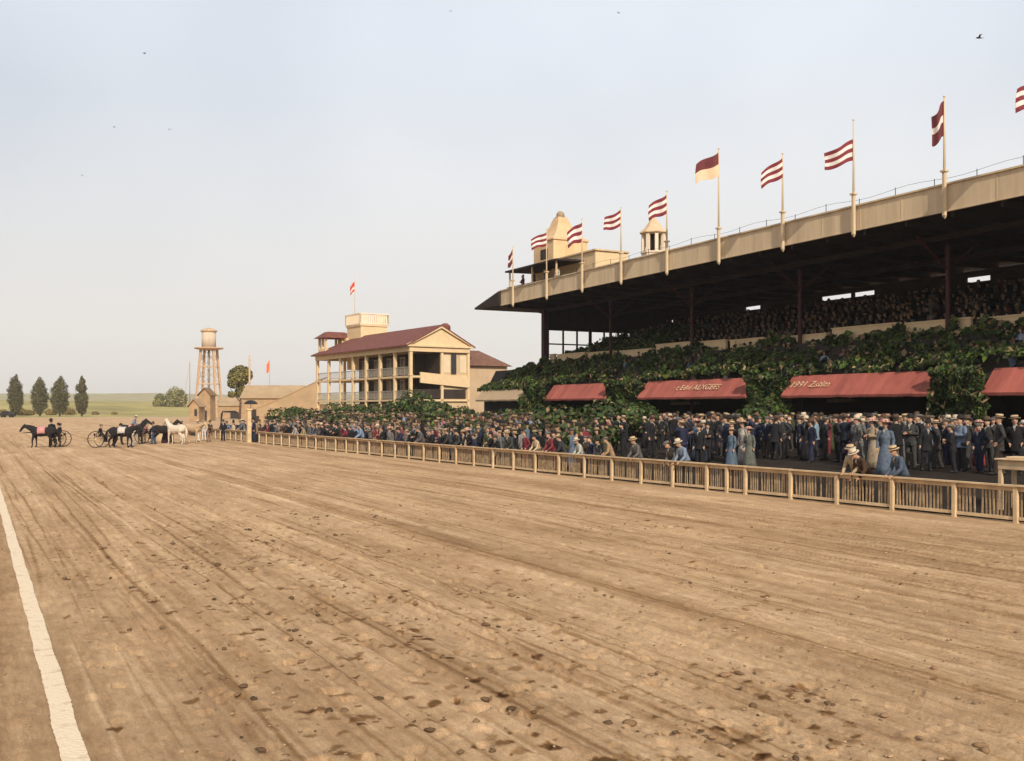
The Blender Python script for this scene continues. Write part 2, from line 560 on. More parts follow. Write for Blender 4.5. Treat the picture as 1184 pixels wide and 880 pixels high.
        u, v = (dx * ca + dy * sa) / lx, (-dx * sa + dy * ca) / ly
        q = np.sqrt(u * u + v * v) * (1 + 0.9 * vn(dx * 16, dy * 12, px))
        soil_shade[i0:i1, j0:j1] *= 1 - st * np.clip((1.15 - q) / .35, 0, 1)
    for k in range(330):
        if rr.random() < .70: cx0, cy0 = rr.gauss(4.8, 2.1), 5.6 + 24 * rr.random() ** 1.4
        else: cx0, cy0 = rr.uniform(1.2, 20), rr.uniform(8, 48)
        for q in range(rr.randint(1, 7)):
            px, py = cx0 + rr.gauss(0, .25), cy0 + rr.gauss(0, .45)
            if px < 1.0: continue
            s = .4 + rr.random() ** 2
            pit_blot(px, py, rr.gauss(0, .5), .07 * s, .055 * s, rr.uniform(.3, .82))
    soil_shade *= 1 + .10 * vn(X * .16, Y * .05, 47) + .14 * vn(X * 1.3, Y * .7, 48) * near + .16 * vn(X * 4.1, Y * 3.2, 49) * near + .14 * vn(X * 12, Y * 9, 50) * near
    edge = np.clip((X - (np.interp(Y, [FENCE_A.y, FENCE_B.y], [FENCE_A.x, FENCE_B.x]) - 0.9)) / 0.8, 0, 1)
    edge = np.where(Y > -30, edge, 0)
    h = h * (1 - edge) - 0.03 * edge
    strip = np.exp(-((X - 0.76) / 0.2) ** 6)
    h = h * (1 - strip)
    Z = h
    nr, na = A.shape
    V = np.stack([X, Y, Z], -1).reshape(-1, 3)
    i, j = np.meshgrid(np.arange(nr - 1), np.arange(na), indexing='ij')
    j2 = (j + 1) % na
    F = np.stack([i * na + j, (i + 1) * na + j, (i + 1) * na + j2, i * na + j2], -1).reshape(-1, 4)
    c = len(V)
    me = np_mesh('dirt_track', V, F[:, ::-1].copy(), [dirt_material()], True)
    at = me.attributes.new('soil_shade', 'FLOAT', 'POINT')
    at.data.foreach_set('value', soil_shade.astype(np.float32).ravel())
    o = link_mesh('dirt_track', me)
    tag(o, 'broad sandy harness racing track rutted and pitted with hoof prints', 'track', kind='structure')
    # field beyond
    r2 = 330 * (9000 / 330) ** (np.arange(70) / 69)
    azf2 = np.radians(np.arange(0, 360, 0.5))
    A2, R2 = np.meshgrid(azf2, r2)
    X2, Y2 = R2 * np.sin(A2), R2 * np.cos(A2)
    t = np.clip((R2 - 350) / 450, 0, 1); t = t * t * (3 - 2 * t)
    left = np.clip((0.45 - np.abs(np.arctan2(X2, Y2))) * 4 + .6, 0.35, 1)
    Z2 = t * left * (6.6 + 3.6 * vn(X2 * 0.004, Y2 * 0.004, 20) + 1.2 * vn(X2 * 0.02, Y2 * 0.02, 21))
    t2 = np.clip((R2 - 1500) / 4000, 0, 1)
    Z2 += t2 * (55 + 60 * vn(X2 * 0.0008, Y2 * 0.0008, 22))
    V2 = np.stack([X2, Y2, Z2], -1).reshape(-1, 3)
    nr, na = A2.shape
    i, j = np.meshgrid(np.arange(nr - 1), np.arange(na), indexing='ij')
    j2 = (j + 1) % na
    F2 = np.stack([i * na + j, i * na + j2, (i + 1) * na + j2, (i + 1) * na + j], -1).reshape(-1, 4)
    g = mat('meadow', (0.31, 0.25, 0.078), 0.95, 0.40, 0.03, 0.4, 0.4, (1, .5, 1))
    o = link_mesh('field', np_mesh('field', V2, F2, [g], True))
    tag(o, 'green meadow rising gently beyond the far turn of the track', 'field', kind='structure')

def dirt_material():
    m = bpy.data.materials.new('track_dirt')
    m.use_nodes = True
    t = m.node_tree
    b = t.nodes['Principled BSDF']
    b.inputs['Roughness'].default_value = 0.95
    b.inputs['Specular IOR Level'].default_value = 0.1
    co = t.nodes.new('ShaderNodeTexCoord')
    def noise(scale, st, det=6, rough=.6):
        mp = t.nodes.new('ShaderNodeMapping'); mp.inputs['Scale'].default_value = st
        t.links.new(co.outputs['Object'], mp.inputs[0])
        n = t.nodes.new('ShaderNodeTexNoise'); n.inputs['Scale'].default_value = scale
        n.inputs['Detail'].default_value = det; n.inputs['Roughness'].default_value = rough
        t.links.new(mp.outputs[0], n.inputs['Vector'])
        return n.outputs[0]
    def ramp(sock, p0, c0, p1, c1):
        r = t.nodes.new('ShaderNodeValToRGB')
        r.color_ramp.elements[0].position = p0; r.color_ramp.elements[0].color = (*c0, 1)
        r.color_ramp.elements[1].position = p1; r.color_ramp.elements[1].color = (*c1, 1)
        t.links.new(sock, r.inputs[0]); return r.outputs[0]
    def mix(f, a, b_, mode='MIX'):
        x = t.nodes.new('ShaderNodeMixRGB'); x.blend_type = mode
        if isinstance(f, float): x.inputs[0].default_value = f
        else: t.links.new(f, x.inputs[0])
        t.links.new(a, x.inputs[1]); t.links.new(b_, x.inputs[2]); return x.outputs[0]
    base = ramp(noise(0.55, (1, .3, 1)), .3, (.475, .325, .190), .7, (.64, .45, .272))
    # damp streaks dragged along the direction of running
    streak = ramp(noise(1.3, (1, .10, 1), 10, .78), .36, (.74, .69, .65), .60, (1.03, 1.03, 1.03))
    base = mix(1.0, base, streak, 'MULTIPLY')
    fine = ramp(noise(7, (1, .22, 1), 9, .8), .34, (.76, .72, .68), .64, (1.10, 1.09, 1.07))
    base = mix(1.0, base, fine, 'MULTIPLY')
    grain = ramp(noise(55, (1, 1, 1), 5, .85), .3, (.66, .63, .60), .7, (1.22, 1.22, 1.22))
    base = mix(1.0, base, grain, 'MULTIPLY')
    at = t.nodes.new('ShaderNodeAttribute'); at.attribute_name = 'soil_shade'
    cmb = t.nodes.new('ShaderNodeCombineXYZ')          # painted rut and pit shade turns browner too, as damp earth does
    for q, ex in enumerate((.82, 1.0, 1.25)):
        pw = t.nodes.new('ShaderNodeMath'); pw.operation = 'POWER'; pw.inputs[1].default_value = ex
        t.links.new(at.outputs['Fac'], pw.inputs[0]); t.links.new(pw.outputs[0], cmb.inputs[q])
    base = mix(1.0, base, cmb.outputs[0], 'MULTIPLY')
    t.links.new(base, b.inputs['Base Color'])
    bp = t.nodes.new('ShaderNodeBump'); bp.inputs['Strength'].default_value = .9; bp.inputs['Distance'].default_value = .03
    t.links.new(noise(30, (1, .8, 1), 9, .8), bp.inputs['Height'])
    bp2 = t.nodes.new('ShaderNodeBump'); bp2.inputs['Strength'].default_value = .5; bp2.inputs['Distance'].default_value = .05
    t.links.new(noise(5, (1, .12, 1), 6, .7), bp2.inputs['Height'])
    t.links.new(bp.outputs[0], bp2.inputs['Normal'])
    t.links.new(bp2.outputs[0], b.inputs['Normal'])
    return m
build_ground()

# dark damp clods kicked out of the surface (nobody could count them)
def clods():
    bmi = bmesh.new(); bmesh.ops.create_icosphere(bmi, subdivisions=2, radius=1); bmi.verts.index_update()
    iv = np.array([v.co[:] for v in bmi.verts]); it = np.array([[v.index for v in f.verts] for f in bmi.faces]); bmi.free(); NV = len(iv)
    rr = random.Random(9)
    Vs, Fs, Ts = [], [], []
    cents = []
    for k in range(240):
        m = rr.random()
        if m < .72: cents.append((rr.gauss(4.6, 2.0), 5.6 + 22 * rr.random() ** 1.5, 1.0))
        else: cents.append((rr.uniform(1.2, 20), rr.uniform(8, 48), .8))
    k = 0
    for cx, cy, wgt in cents:
        if cx < 1.0 or cx > 21: continue
        for q in range(rr.randint(1, 7)):
            x, y = cx + rr.gauss(0, .22), cy + rr.gauss(0, .3)
            s = (.010 + .036 * rr.random() ** 2.2) * wgt * (1.3 if q == 0 else 1)
            o3 = RNG.uniform(0, 50, 3)
            P = iv * (1 + (.7 * vn(iv[:, 0] * 1.3 + o3[0], iv[:, 1] * 1.3 + iv[:, 2] + o3[1]) + .4 * vn(iv[:, 0] * 3 + o3[2], iv[:, 1] * 3 - iv[:, 2] * 2)))[:, None] * np.array([s * rr.uniform(.8, 1.7), s * rr.uniform(.7, 1.1), s * rr.uniform(.35, .7)])
            a = rr.uniform(0, 6.28)
            Vs.append(np.stack([x + P[:, 0] * math.cos(a) - P[:, 1] * math.sin(a), y + P[:, 0] * math.sin(a) + P[:, 1] * math.cos(a), P[:, 2] + s * .18 + .004], 1))
            Fs.append(it + NV * k); k += 1
            c = np.array([.15, .093, .052]) * rr.uniform(.45, 1.7)
            Ts.append(np.tile(c, (NV, 1)))
    for q in range(3200):               # small crumbs of the sand itself
        x, y = rr.uniform(-1.5, 20), 5.2 + 26 * rr.random() ** 1.6
        if abs(x - .76) < .2: continue
        s = .006 + .018 * rr.random() ** 2.5
        P = iv * (1 + .5 * vn(iv[:, 0] * 1.6 + q, iv[:, 1] * 1.6 + iv[:, 2]))[:, None] * np.array([s * rr.uniform(.8, 1.6), s, s * rr.uniform(.45, .8)])
        Vs.append(P + np.array([x, y, s * .25 + .006])); Fs.append(it + NV * k); k += 1
        Ts.append(np.tile(np.array([.46, .32, .195]) * rr.uniform(.35, .85), (NV, 1)))
    me = np_mesh('earth_clods', np.concatenate(Vs), np.concatenate(Fs), [attr_mat('damp_earth', .95, .1)], True)
    at = me.color_attributes.new('tint', 'FLOAT_COLOR', 'POINT')
    T = np.concatenate(Ts)
    at.data.foreach_set('color', np.concatenate([T, np.ones((len(T), 1))], 1).astype(np.float32).ravel())
    tag(link_mesh('earth_clods', me), 'dark damp clods of earth scattered over the trodden track', 'clods', kind='stuff')
clods()

# pale painted line down the inner edge of the track
b = MB()
ys = [2 + .06 * i for i in range(600)] + [38 + 1.0 * i for i in range(290)]
vl = []
for y in ys:
    wv = 0.006 * math.sin(y * 1.7) + 0.004 * math.sin(y * 4.1)
    vl += [(0.655 + wv + random.gauss(0, .003), y, 0.012), (0.865 + wv + random.gauss(0, .003), y, 0.012)]
b.add(vl, [(2 * i, 2 * i + 1, 2 * i + 3, 2 * i + 2) for i in range(len(ys) - 1)])
LIME = mat('lime_line', (0.62, 0.49, 0.34), 0.9, 0.12, 5, 0.5, 30)
_r = [n for n in LIME.node_tree.nodes if n.type == 'VALTORGB'][0].color_ramp      # scuffed lime with earth showing
_r.elements[0].color = (.46, .33, .21, 1); _r.elements[0].position = .28; _r.elements[1].color = (.68, .55, .39, 1); _r.elements[1].position = .46
tag(b.build('track_line', LIME), 'pale lime line down the inner edge of the dirt track', 'line', kind='structure')

# paved apron, rising gently from the rail to the stand
def apron_z(x, y):
    t = min(1, max(0, (x - fence_x(y) - 1.2) / 6.0))
    return 0.02 + 0.68 * t * t * (3 - 2 * t)
b = MB()
ya = list(range(-20, 130, 10))
xo = [0.3, 1.2, 2.2, 3.2, 4.2, 5.2, 6.2, 7.2, 40]
vl = []
for y in ya:
    for x in xo:
        X_ = fence_x(y) + x
        vl.append((X_, y, apron_z(X_, y)))
nx_ = len(xo)
b.add(vl, [(j * nx_ + i, j * nx_ + i + 1, (j + 1) * nx_ + i + 1, (j + 1) * nx_ + i) for j in range(len(ya) - 1) for i in range(nx_ - 1)], 0, True)
tag(b.build('apron', APRON), 'dark paved apron rising from the rail to the grandstand', 'apron', kind='structure')

# ================================================================== RAIL FENCE
def build_fence(post_ys, ext, label, name='picket_fence', gap=None, h=0.97):
    root = empty(name, (fence_x(post_ys[0]), post_ys[0], 0), 0, label, 'fence')
    o = root.location
    def L(y, dx=0, z=0): return Vector((fence_x(y) + dx - o.x, y - o.y, z))
    y0, y1 = ext
    b = MB()
    seg = sorted([y0] + [y for y in post_ys if y0 < y < y1] + [y1])
    for p, q in zip(seg[:-1], seg[1:]):
        b.beam(L(p, -.02, h - .022 + random.uniform(-.006, .006)), L(q - .006, -.02, h - .022 + random.uniform(-.006, .006)), .17, .045)
    b.build('top_rail', TAN, root)
    b = MB()
    b.beam(L(y0, .035, h - .12), L(y1, .035, h - .12), .03, .1)
    for p, q in zip(seg[:-1], seg[1:]):
        b.beam(L(p + .06, -.012, .10 + random.uniform(-.01, .01)), L(q - .06, -.012, .10 + random.uniform(-.01, .01)), .03, .09)
    b.build('bottom_rail', TAN, root)
    for y in post_ys:
        b = MB()
        q = L(y)
        M = Matrix.Translation(q) @ Matrix.Rotation(random.uniform(-.012, .012), 4, 'X')
        b.box((-.075, -.062, -.1), (.02, .062, h - .048), 0, M, .008)
        b.build('post', TAN, root)
    b = MB()
    y = y0 + .1
    while y < y1:
        if min(abs(y - p) for p in post_ys) > .085 and random.random() > .06:
            wdt = random.uniform(.042, .06)
            tl = random.gauss(0, .02)
            b.beam(L(y, .06, .06 + random.uniform(-.02, .03)), L(y + tl, .065, h - .06), wdt, .018, up=(1, 0, 0))
        y += random.uniform(.100, .128)
    b.build('picket_panel', PICKET, root)
    return root
POSTS_PX = [1174, 1101, 1028, 963.5, 909.7, 857.4, 836, 813, 773.8, 737.8]
post_ys = [y_at_X(p, 23.0 + (p - 620) / 564.0) for p in POSTS_PX]
y = post_ys[-1] + 1.95
while y < 85.2:
    post_ys.append(y); y += 2.0
y = post_ys[0] - 2.0
while y > 6:
    post_ys.insert(0, y); y -= 2.0
build_fence(post_ys, (6, 85.3), 'long weathered picket fence with flat top rail along the track and crowd')
build_fence([88.5 + 1.8 * i for i in range(8)], (88.4, 101.3), 'shorter far picket fence beyond the tall gate post', h=.95)

root = empty('gate_post', at_ground(288, 511), 0, 'tall square tan gate post where the two picket fences meet', 'post')
MB().box((-.17, -.17, -.1), (.17, .17, 2.75), 0, None, .02).build('shaft', TAN, root)
MB().box((-.24, -.24, 2.75), (.24, .24, 2.87), 0, None, .02).build('cap', CREAM, root)

# ================================================================== GRANDSTAND
Y0, Y1 = -4.0, 80.8
gs = empty('grandstand', (42, Y1, 0), 0, 'long open grandstand with cream fascia, dark roof and ivy covered front', 'grandstand')
GO = gs.location
def rise(y): return -.08 + (Y1 - y) * .0085
ROOFY = ('roof', 'end_eave', 'fascia', 'roof_joists', 'lamp_cable')
def gpart(mb, name, m, parent=gs):
    if name in ROOFY: mb.v = [(x, y, z + rise(y)) for x, y, z in mb.v]
    mb.v = [(x - GO.x, y - GO.y, z - GO.z) for x, y, z in mb.v]
    return mb.build(name, m, parent)
# roof slab with dark underside and joists
b = MB()
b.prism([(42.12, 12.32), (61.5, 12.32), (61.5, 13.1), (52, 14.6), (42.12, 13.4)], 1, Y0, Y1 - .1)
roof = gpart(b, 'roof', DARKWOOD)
b = MB()
b.prism([(Y1 - .12, 12.25), (85.6, 12.34), (85.6, 12.5), (Y1 - .12, 13.55)], 0, 41.7, 61.5)
gpart(b, 'end_eave', mat('eave_shingle', (.03, .018, .016), .9, .3, 2), roof)
b = MB()
b.box((41.95, Y0, 12.30), (42.10, Y1, 13.55))
b.box((41.86, Y0, 13.552), (42.16, Y1 + .05, 13.64))
yy = 3.4
while yy < 80:
    b.box((41.935, yy - .035, 12.31), (41.948, yy + .035, 13.54)); yy += 2.73
b.box((41.91, Y0, 12.24), (42.06, Y1 + .03, 12.296))
b.box((42.102, Y1 - .15, 12.3), (43.6, Y1, 13.6))
gpart(b, 'fascia', FASCIA, roof)
b = MB()
yy = 6.0
while yy < 80:
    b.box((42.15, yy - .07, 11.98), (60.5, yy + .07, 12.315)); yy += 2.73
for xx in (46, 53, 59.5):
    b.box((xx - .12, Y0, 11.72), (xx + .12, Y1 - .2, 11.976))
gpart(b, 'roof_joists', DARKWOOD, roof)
# cable with small fittings along the top of the fascia
b = MB()
pts = []
yy = 15.0
while yy < 70:
    pts.append((42.0, yy, 13.95 + .08 * math.sin(yy * 1.1))); yy += .8
b.tube(pts, .009, 5)
for i in range(0, len(pts), 3):
    b.tube([(42, pts[i][1], 13.66), (42, pts[i][1], pts[i][2] + .06)], .02, 5)
gpart(b, 'lamp_cable', DARKWOOD, roof)
# columns
COLY = [14.8, 25.7, 36.6, 47.55, 58.4, 69.0]
for y in COLY:
    b = MB()
    b.tube([(46, y, 0), (46, y, 11.72)], .13, 10, cap=False)
    b.lathe([(.2, 0), (.2, .1), (.14, .2)], (46, y, 11.4), 10)
    b.beam((46, y, 10.3), (43.6, y, 11.97), .1, .12)
    b.beam((46, y, 10.3), (48.4, y, 11.97), .1, .12)
    gpart(b, 'column', REDCOL)
b = MB()
b.box((45.75, 79.5, 0), (46.25, 80.0, 12.25))
gpart(b, 'corner_post', REDCOL)
# rake of terraces
rows = 13
tz = lambda k: 6.35 + k * .305
tx = lambda k: 47.1 + k * .93
b = MB()
poly = [(47.0, 4.6)]
for k in range(rows):
    poly += [(tx(k), tz(k)), (tx(k + 1), tz(k))]
poly += [(tx(rows), 4.6)]
poly[1] = (47.0, tz(0))
b.prism(poly, 1, Y0, 79.4)
gpart(b, 'seating_terrace', CONCRETE)
b = MB()
for k in range(rows):
    b.box((tx(k) + .45, Y0 + .2, tz(k) + .36), (tx(k) + .78, 79.0, tz(k) + .41))
    yy = 0
    while yy < 79:
        b.box((tx(k) + .5, yy, tz(k) + .003), (tx(k) + .72, yy + .06, tz(k) + .358)); yy += 2.4
gpart(b, 'bench', mat('bench_wood', (.12, .075, .045), .9, .3, 2))
# back wall with the few slots that let the sky through
slots = [(y_at_X(b_, 60.3), y_at_X(a_, 60.3)) for a_, b_ in ((950, 985), (988, 1012), (1118, 1146), (722, 738), (744, 776), (862, 880))]
slots.sort()
b = MB()
edges = [Y0] + [e for s in slots for e in s] + [79.4]
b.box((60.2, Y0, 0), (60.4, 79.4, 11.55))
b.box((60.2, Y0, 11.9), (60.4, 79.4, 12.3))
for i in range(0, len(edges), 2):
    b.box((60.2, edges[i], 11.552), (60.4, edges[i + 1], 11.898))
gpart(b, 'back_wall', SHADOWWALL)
# glazed windbreak closing the far end
b = MB()
b.box((46.26, 79.6, 10.05), (60.15, 79.85, 12.24))
gpart(b, 'end_gable', DARKWOOD)
ws = empty('end_screen', (0, 0, 0)); ws.parent = gs
b = MB()
for x in (46.3, 47.9, 49.4, 50.9, 52.4, 54.0, 57):
    b.box((x - .06, 79.62, 6.2), (x + .06, 79.78, 10.04))
for z in (8.8, 7.6):
    b.box((46.3, 79.64, z - .06), (60, 79.76, z + .06))
b.box((50.85 - .12, 79.6, 6.2), (50.85 + .12, 79.8, 10.04))
gpart(b, 'window_frame', DARKWOOD, ws)
# front wall of the terrace, parapet and ground floor
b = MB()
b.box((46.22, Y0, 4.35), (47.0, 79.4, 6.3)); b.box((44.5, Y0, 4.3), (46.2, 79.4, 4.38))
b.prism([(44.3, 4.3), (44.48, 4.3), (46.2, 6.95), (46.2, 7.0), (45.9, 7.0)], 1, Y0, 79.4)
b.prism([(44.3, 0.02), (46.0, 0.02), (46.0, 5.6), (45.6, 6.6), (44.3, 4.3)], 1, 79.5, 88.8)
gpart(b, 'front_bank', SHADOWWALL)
b = MB()
yy = 8.0
i = 0
while yy < 79:
    ln = 3.4 + 1.6 * ((i * 37) % 5) / 4
    zt = 7.5 + .25 * ((i * 13) % 4) / 3
    b.box((46.25, yy, 6.3), (46.45, min(yy + ln, 79.3), zt))
    b.box((46.20, yy - .05, zt + .003), (46.5, min(yy + ln, 79.3) + .05, zt + .09))
    yy += ln + .5; i += 1
gpart(b, 'parapet', CREAM)
b = MB()
for k in range(7):
    b.box((46.6 + k * .42, 28.2, 5.6), (47.02 + k * .42, 33.9, 7.35 + k * .16))
gpart(b, 'stair_block', CREAM)
b = MB()
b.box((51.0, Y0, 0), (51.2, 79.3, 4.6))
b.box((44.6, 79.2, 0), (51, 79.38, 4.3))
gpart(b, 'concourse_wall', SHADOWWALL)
# ticket windows: pale sills glimpsed under the awnings
for px0, px1, py in ((957, 985, 463), (776, 806, 466), (1092, 1096, 470)):
    ya_, yb_ = y_at_X(px1, 50.7), y_at_X(px0, 50.7)
    zz = z_at((px0 + px1) / 2, py, 50.7)
    b = MB(); b.box((50.6, ya_, zz - .12), (50.99, yb_, zz + .1))
    gpart(b, 'counter_sign', CREAM)
for y in [10, 17, 24, 33.9, 48.2, 63.9, 77.5]:
    b = MB(); b.box((44.55, y - .25, 0), (45.05, y + .25, 4.34))
    gpart(b, 'pillar', SHADOWWALL)

# awnings
def text_mesh(txt, size, shear=0.0):
    cu = bpy.data.curves.new('lettering', 'FONT')
    cu.body = txt; cu.size = size; cu.extrude = 0.008; cu.shear = shear
    cu.align_x = 'LEFT'; cu.align_y = 'CENTER'; cu.space_character = 1.05
    o = bpy.data.objects.new('tmp', cu); COL.objects.link(o)
    dg = bpy.context.evaluated_depsgraph_get()
    me = bpy.data.meshes.new_from_object(o.evaluated_get(dg))
    bpy.data.objects.remove(o); bpy.data.curves.remove(cu)
    me.materials.clear(); me.materials.append(LETTER)
    return me
def awning(ya_, yb_, m, txt=None, ty=None, size=.62, z0=3.72, z1=4.92, shear=.1):
    b = MB()
    n = 2 * max(4, int((yb_ - ya_) / 1.5))
    top, bot = (44.15, z1), (43.15, z0)
    va = []
    for i in range(n + 1):
        y = ya_ + (yb_ - ya_) * i / n
        sag = -.015 * math.sin(i * 2.1) - .025 * (i % 2)
        va += [(top[0], y, top[1]), ((top[0] + bot[0]) / 2 + .02, y, (top[1] + bot[1]) / 2 + sag), (bot[0], y, bot[1] + sag * .5), (bot[0] + .03, y, bot[1] - .12 + sag)]
    fs = []
    for i in range(n):
        for k in range(3):
            a = i * 4 + k
            fs.append((a, a + 1, a + 5, a + 4))
    o_ = len(va)
    va += [(x + .03, y, z - .03) for x, y, z in va]
    fs += [tuple(q + o_ for q in f[::-1]) for f in fs]
    b.add(va, fs)
    for y in (ya_ + .02, yb_ - .02):
        b.add([(top[0], y, top[1]), (bot[0], y, bot[1]), (bot[0] + .03, y, bot[1] - .12), (top[0] + .1, y, bot[1] + .1)], [(0, 1, 2, 3)])
    a = gpart(b, 'awning', m)
    b = MB()
    for y in np.linspace(ya_ + .15, yb_ - .15, 5):
        b.beam((44.4, y, z0 - .15), (43.2, y, z0 - .03), .04)
    gpart(b, 'bracket', METAL, a)
    if txt:
        me = text_mesh(txt, size, shear)
        o = link_mesh('lettering', me, a)
        # reads along -Y, lies on the slope
        nrm = Vector((-(z1 - z0), 0, (top[0] - bot[0]))).normalized()
        xax = Vector((0, -1, 0)); yax = nrm.cross(xax)
        M = Matrix(((xax.x, yax.x, nrm.x, 0), (xax.y, yax.y, nrm.y, 0), (xax.z, yax.z, nrm.z, 0), (0, 0, 0, 1)))
        pos = Vector(((top[0] + bot[0]) / 2, ty, (z0 + z1) / 2)) - GO + nrm * .06
        o.matrix_local = Matrix.Translation(pos) @ M
    return a
YA = lambda px: y_at_X(px, 43.65)
awning(18, YA(1142), AWN)
awning(YA(1083), YA(910), AWN, '1991 Zstim', YA(914), .66, shear=.25)
awning(YA(868), YA(743), AWN, '· t Edni ALXGEES', YA(779), .66, shear=.15)
awning(YA(705), YA(635), AWN)
awning(YA(609), YA(555), AWNT)

# ---- roof tower, cupola, roof box
C0 = at_X(648, 47)
root = empty('roof_tower', (47, C0.y, 13.6), 0, 'square tan tower with concave peaked cap and ball on the grandstand roof', 'tower')
hw = 1.78
b = MB(); b.box((-hw, -hw, 0), (hw, hw, 4.3)); b.box((-hw - .06, -hw - .06, .0), (hw + .06, hw + .06, .35)); b.box((-hw - .05, -hw - .05, 2.0), (hw + .05, hw + .05, 2.12))
b.build('shaft', mat('tower_tan', (.60, .42, .24), .85, .12, .8, .15, 8), root)
b = MB()
prof = [(hw + .12, 4.3), (hw + .1, 4.42), (1.45, 4.75), (1.05, 5.25), (.72, 5.85), (.55, 6.35), (.45, 6.6), (.42, 6.62)]
b.lathe([(r * 1.414, z) for r, z in prof], (0, 0, 0), 4, sm=False, rot=math.pi / 4)
cap = b.build('cap', mat('tower_cap', (.55, .37, .21), .85, .15, 1.2), root)
b = MB(); b.sphere((0, 0, 6.85), .38, 12); b.lathe([(.48, 6.6), (.48, 6.68), (.2, 6.7)], n=12)
b.build('finial', mat('tower_ball', (.30, .22, .14), .8, .2, 2), cap)
b = MB(); b.box((-hw - .03, -.8, 2.7), (-hw + .05, .5, 3.6)); b.build('window', SHADOWWALL, root)
b = MB(); b.box((-.5, -hw - .05, 2.4), (.35, -hw - .003, 3.9)); b.build('door', mat('tower_door', (.55, .38, .21), .85, .1, 1), root)
# low cream base deck beside the tower
root = empty('roof_parapet', (46.5, C0.y - 6.6, 13.6), 0, 'low cream box wall on the roof right of the tan tower', 'parapet')
b = MB(); b.box((-1.6, -2.5, 0), (1.6, 4.6, 2.25)); b.build('wall', CREAM, root)
b = MB(); b.box((-1.75, -2.65, 2.253), (1.75, 4.75, 2.38)); b.build('coping', TAN, root)

C1 = at_X(756, 52)
root = empty('cupola', (52, C1.y, 14.0), 0, 'small white open cupola with conical tan roof on the grandstand roof', 'cupola')
b = MB(); b.lathe([(1.1, 0), (1.1, 2.3), (1.18, 2.32), (1.18, 2.45)], n=8, sm=False, rot=.39); b.build('drum', mat('cupola_white', (.66, .55, .42), .8, .08, 1), root)
for k in range(8):
    a = k * math.pi / 4 + .39
    b = MB(); b.box((-.12, -.14, 2.45), (.12, .14, 3.95), 0, Matrix.Translation((.95 * math.cos(a), .95 * math.sin(a), 0)) @ Matrix.Rotation(a, 4, 'Z')); b.build('post', MATS['cupola_white'], root)
b = MB(); b.lathe([(1.12, 3.95), (1.14, 4.02), (1.26, 4.05), (1.26, 4.14), (.8, 4.55), (.42, 5.1), (.16, 5.42), (.10, 5.5), (.12, 5.6), (.02, 5.72)], n=8, sm=False, rot=.39); b.build('roof', mat('cupola_roof', (.52, .38, .24), .85, .15, 2), root)
b = MB(); b.lathe([(.42, 2.4), (.42, 3.95)], n=8); b.build('core', SHADOWWALL, root)

yb0, yb1 = 71.6, 80.2
root = empty('roof_box', (43.2, (yb0 + yb1) / 2, 13.7), 0, 'open sided viewing box with dark flat roof at the roof end', 'viewing box')
ry = (yb1 - yb0) / 2
b = MB(); b.prism([(-1.0, 1.42), (2.6, 1.5), (2.6, 1.66), (-1.0, 1.56)], 1, -ry - .2, ry + .2); b.build('roof', DARKWOOD, root)
for sx, sy in ((-.7, -ry + .2), (-.7, 0), (-.7, ry - .2), (2.4, -ry + .2), (2.4, ry - .2)):
    b = MB(); b.box((sx - .06, sy - .06, 0), (sx + .06, sy + .06, 1.42)); b.build('post', TAN, root)
b = MB(); b.box((2.55, -ry, 0), (2.62, ry * .1, 1.5)); b.build('back_wall', SHADOWWALL, root)
b = MB(); b.box((-.9, -ry, 0), (2.55, ry, .06)); b.build('floor', DARKWOOD, root)

# ---- flagpoles along the fascia
def flag_mesh(fly, hoist, droop, stripes, mats, seed, wave=.12):
    rr = random.Random(seed)
    nx = 14
    ph = rr.uniform(0, 6)
    b = MB()
    ny = len(stripes)
    for side in (0, 1):
        grid = []
        for i in range(nx + 1):
            u = i / nx
            for j in range(ny + 1):
                v = j / ny
                x = -u * fly * (1 - .25 * droop) + .1 * fly * u * u * math.sin(3 * v + ph) * .4
                z = -v * hoist * (1 - .18 * u) - droop * fly * u * (1.05 + .12 * math.sin(ph + 5 * u)) + .07 * hoist * math.sin(6 * u + ph)
                yv = wave * math.sin(7.5 * u + ph + 1.3 * v) * (.25 + u) * fly
                grid.append((x, yv + side * .012, z))
        fs_by = {}
        off = len(b.v)
        b.v += grid
        for i in range(nx):
            for j in range(ny):
                a = off + i * (ny + 1) + j
                f = [a, a + 1, a + ny + 2, a + ny + 1]
                b.f.append(f if side == 0 else f[::-1]); b.m.append(stripes[j]); b.smooth.append(True)
    return b
FL = [  # px, py of the top, fly, hoist, droop, style, label
    (1217, 85, 1.9, 1.25, .30, 'stripe', 'flagpole at the right edge whose striped flag alone shows'),
    (1092, 113, 0.75, 1.75, 1.0, 'limp', 'flagpole with a dark limp flag hanging straight down'),
    (987, 140, 1.75, 1.15, .42, 'stripe', 'flagpole with the largest striped flag streaming from a bare tipped pole'),
    (905, 179, 1.45, 1.15, .55, 'stripe', 'flagpole with a striped flag at its very tip, right of the maroon flag'),
    (831, 173, 1.7, 1.5, .45, 'maroon', 'tall flagpole with a flag maroon above and tan below'),
    (771, 222, 1.4, 1.3, .50, 'stripe', 'flagpole with a striped flag directly above the white cupola'),
    (718, 241, 1.4, 1.2, .38, 'stripe', 'flagpole with a striped flag between the tan tower and the cupola'),
    (673, 254, 1.3, 1.5, .55, 'stripe', 'flagpole with a striped flag overlapping the right side of the tan tower'),
    (632, 266, 1.4, 1.1, .40, 'stripe', 'flagpole with a striped flag left of the tan tower'),
    (593, 286, 0.6, 1.3, 1.1, 'limp', 'flagpole with a small dark limp flag at the far roof end'),
]
fdir = math.atan2(-.30, 1.0)       # wind: flags stream away to the viewer's left
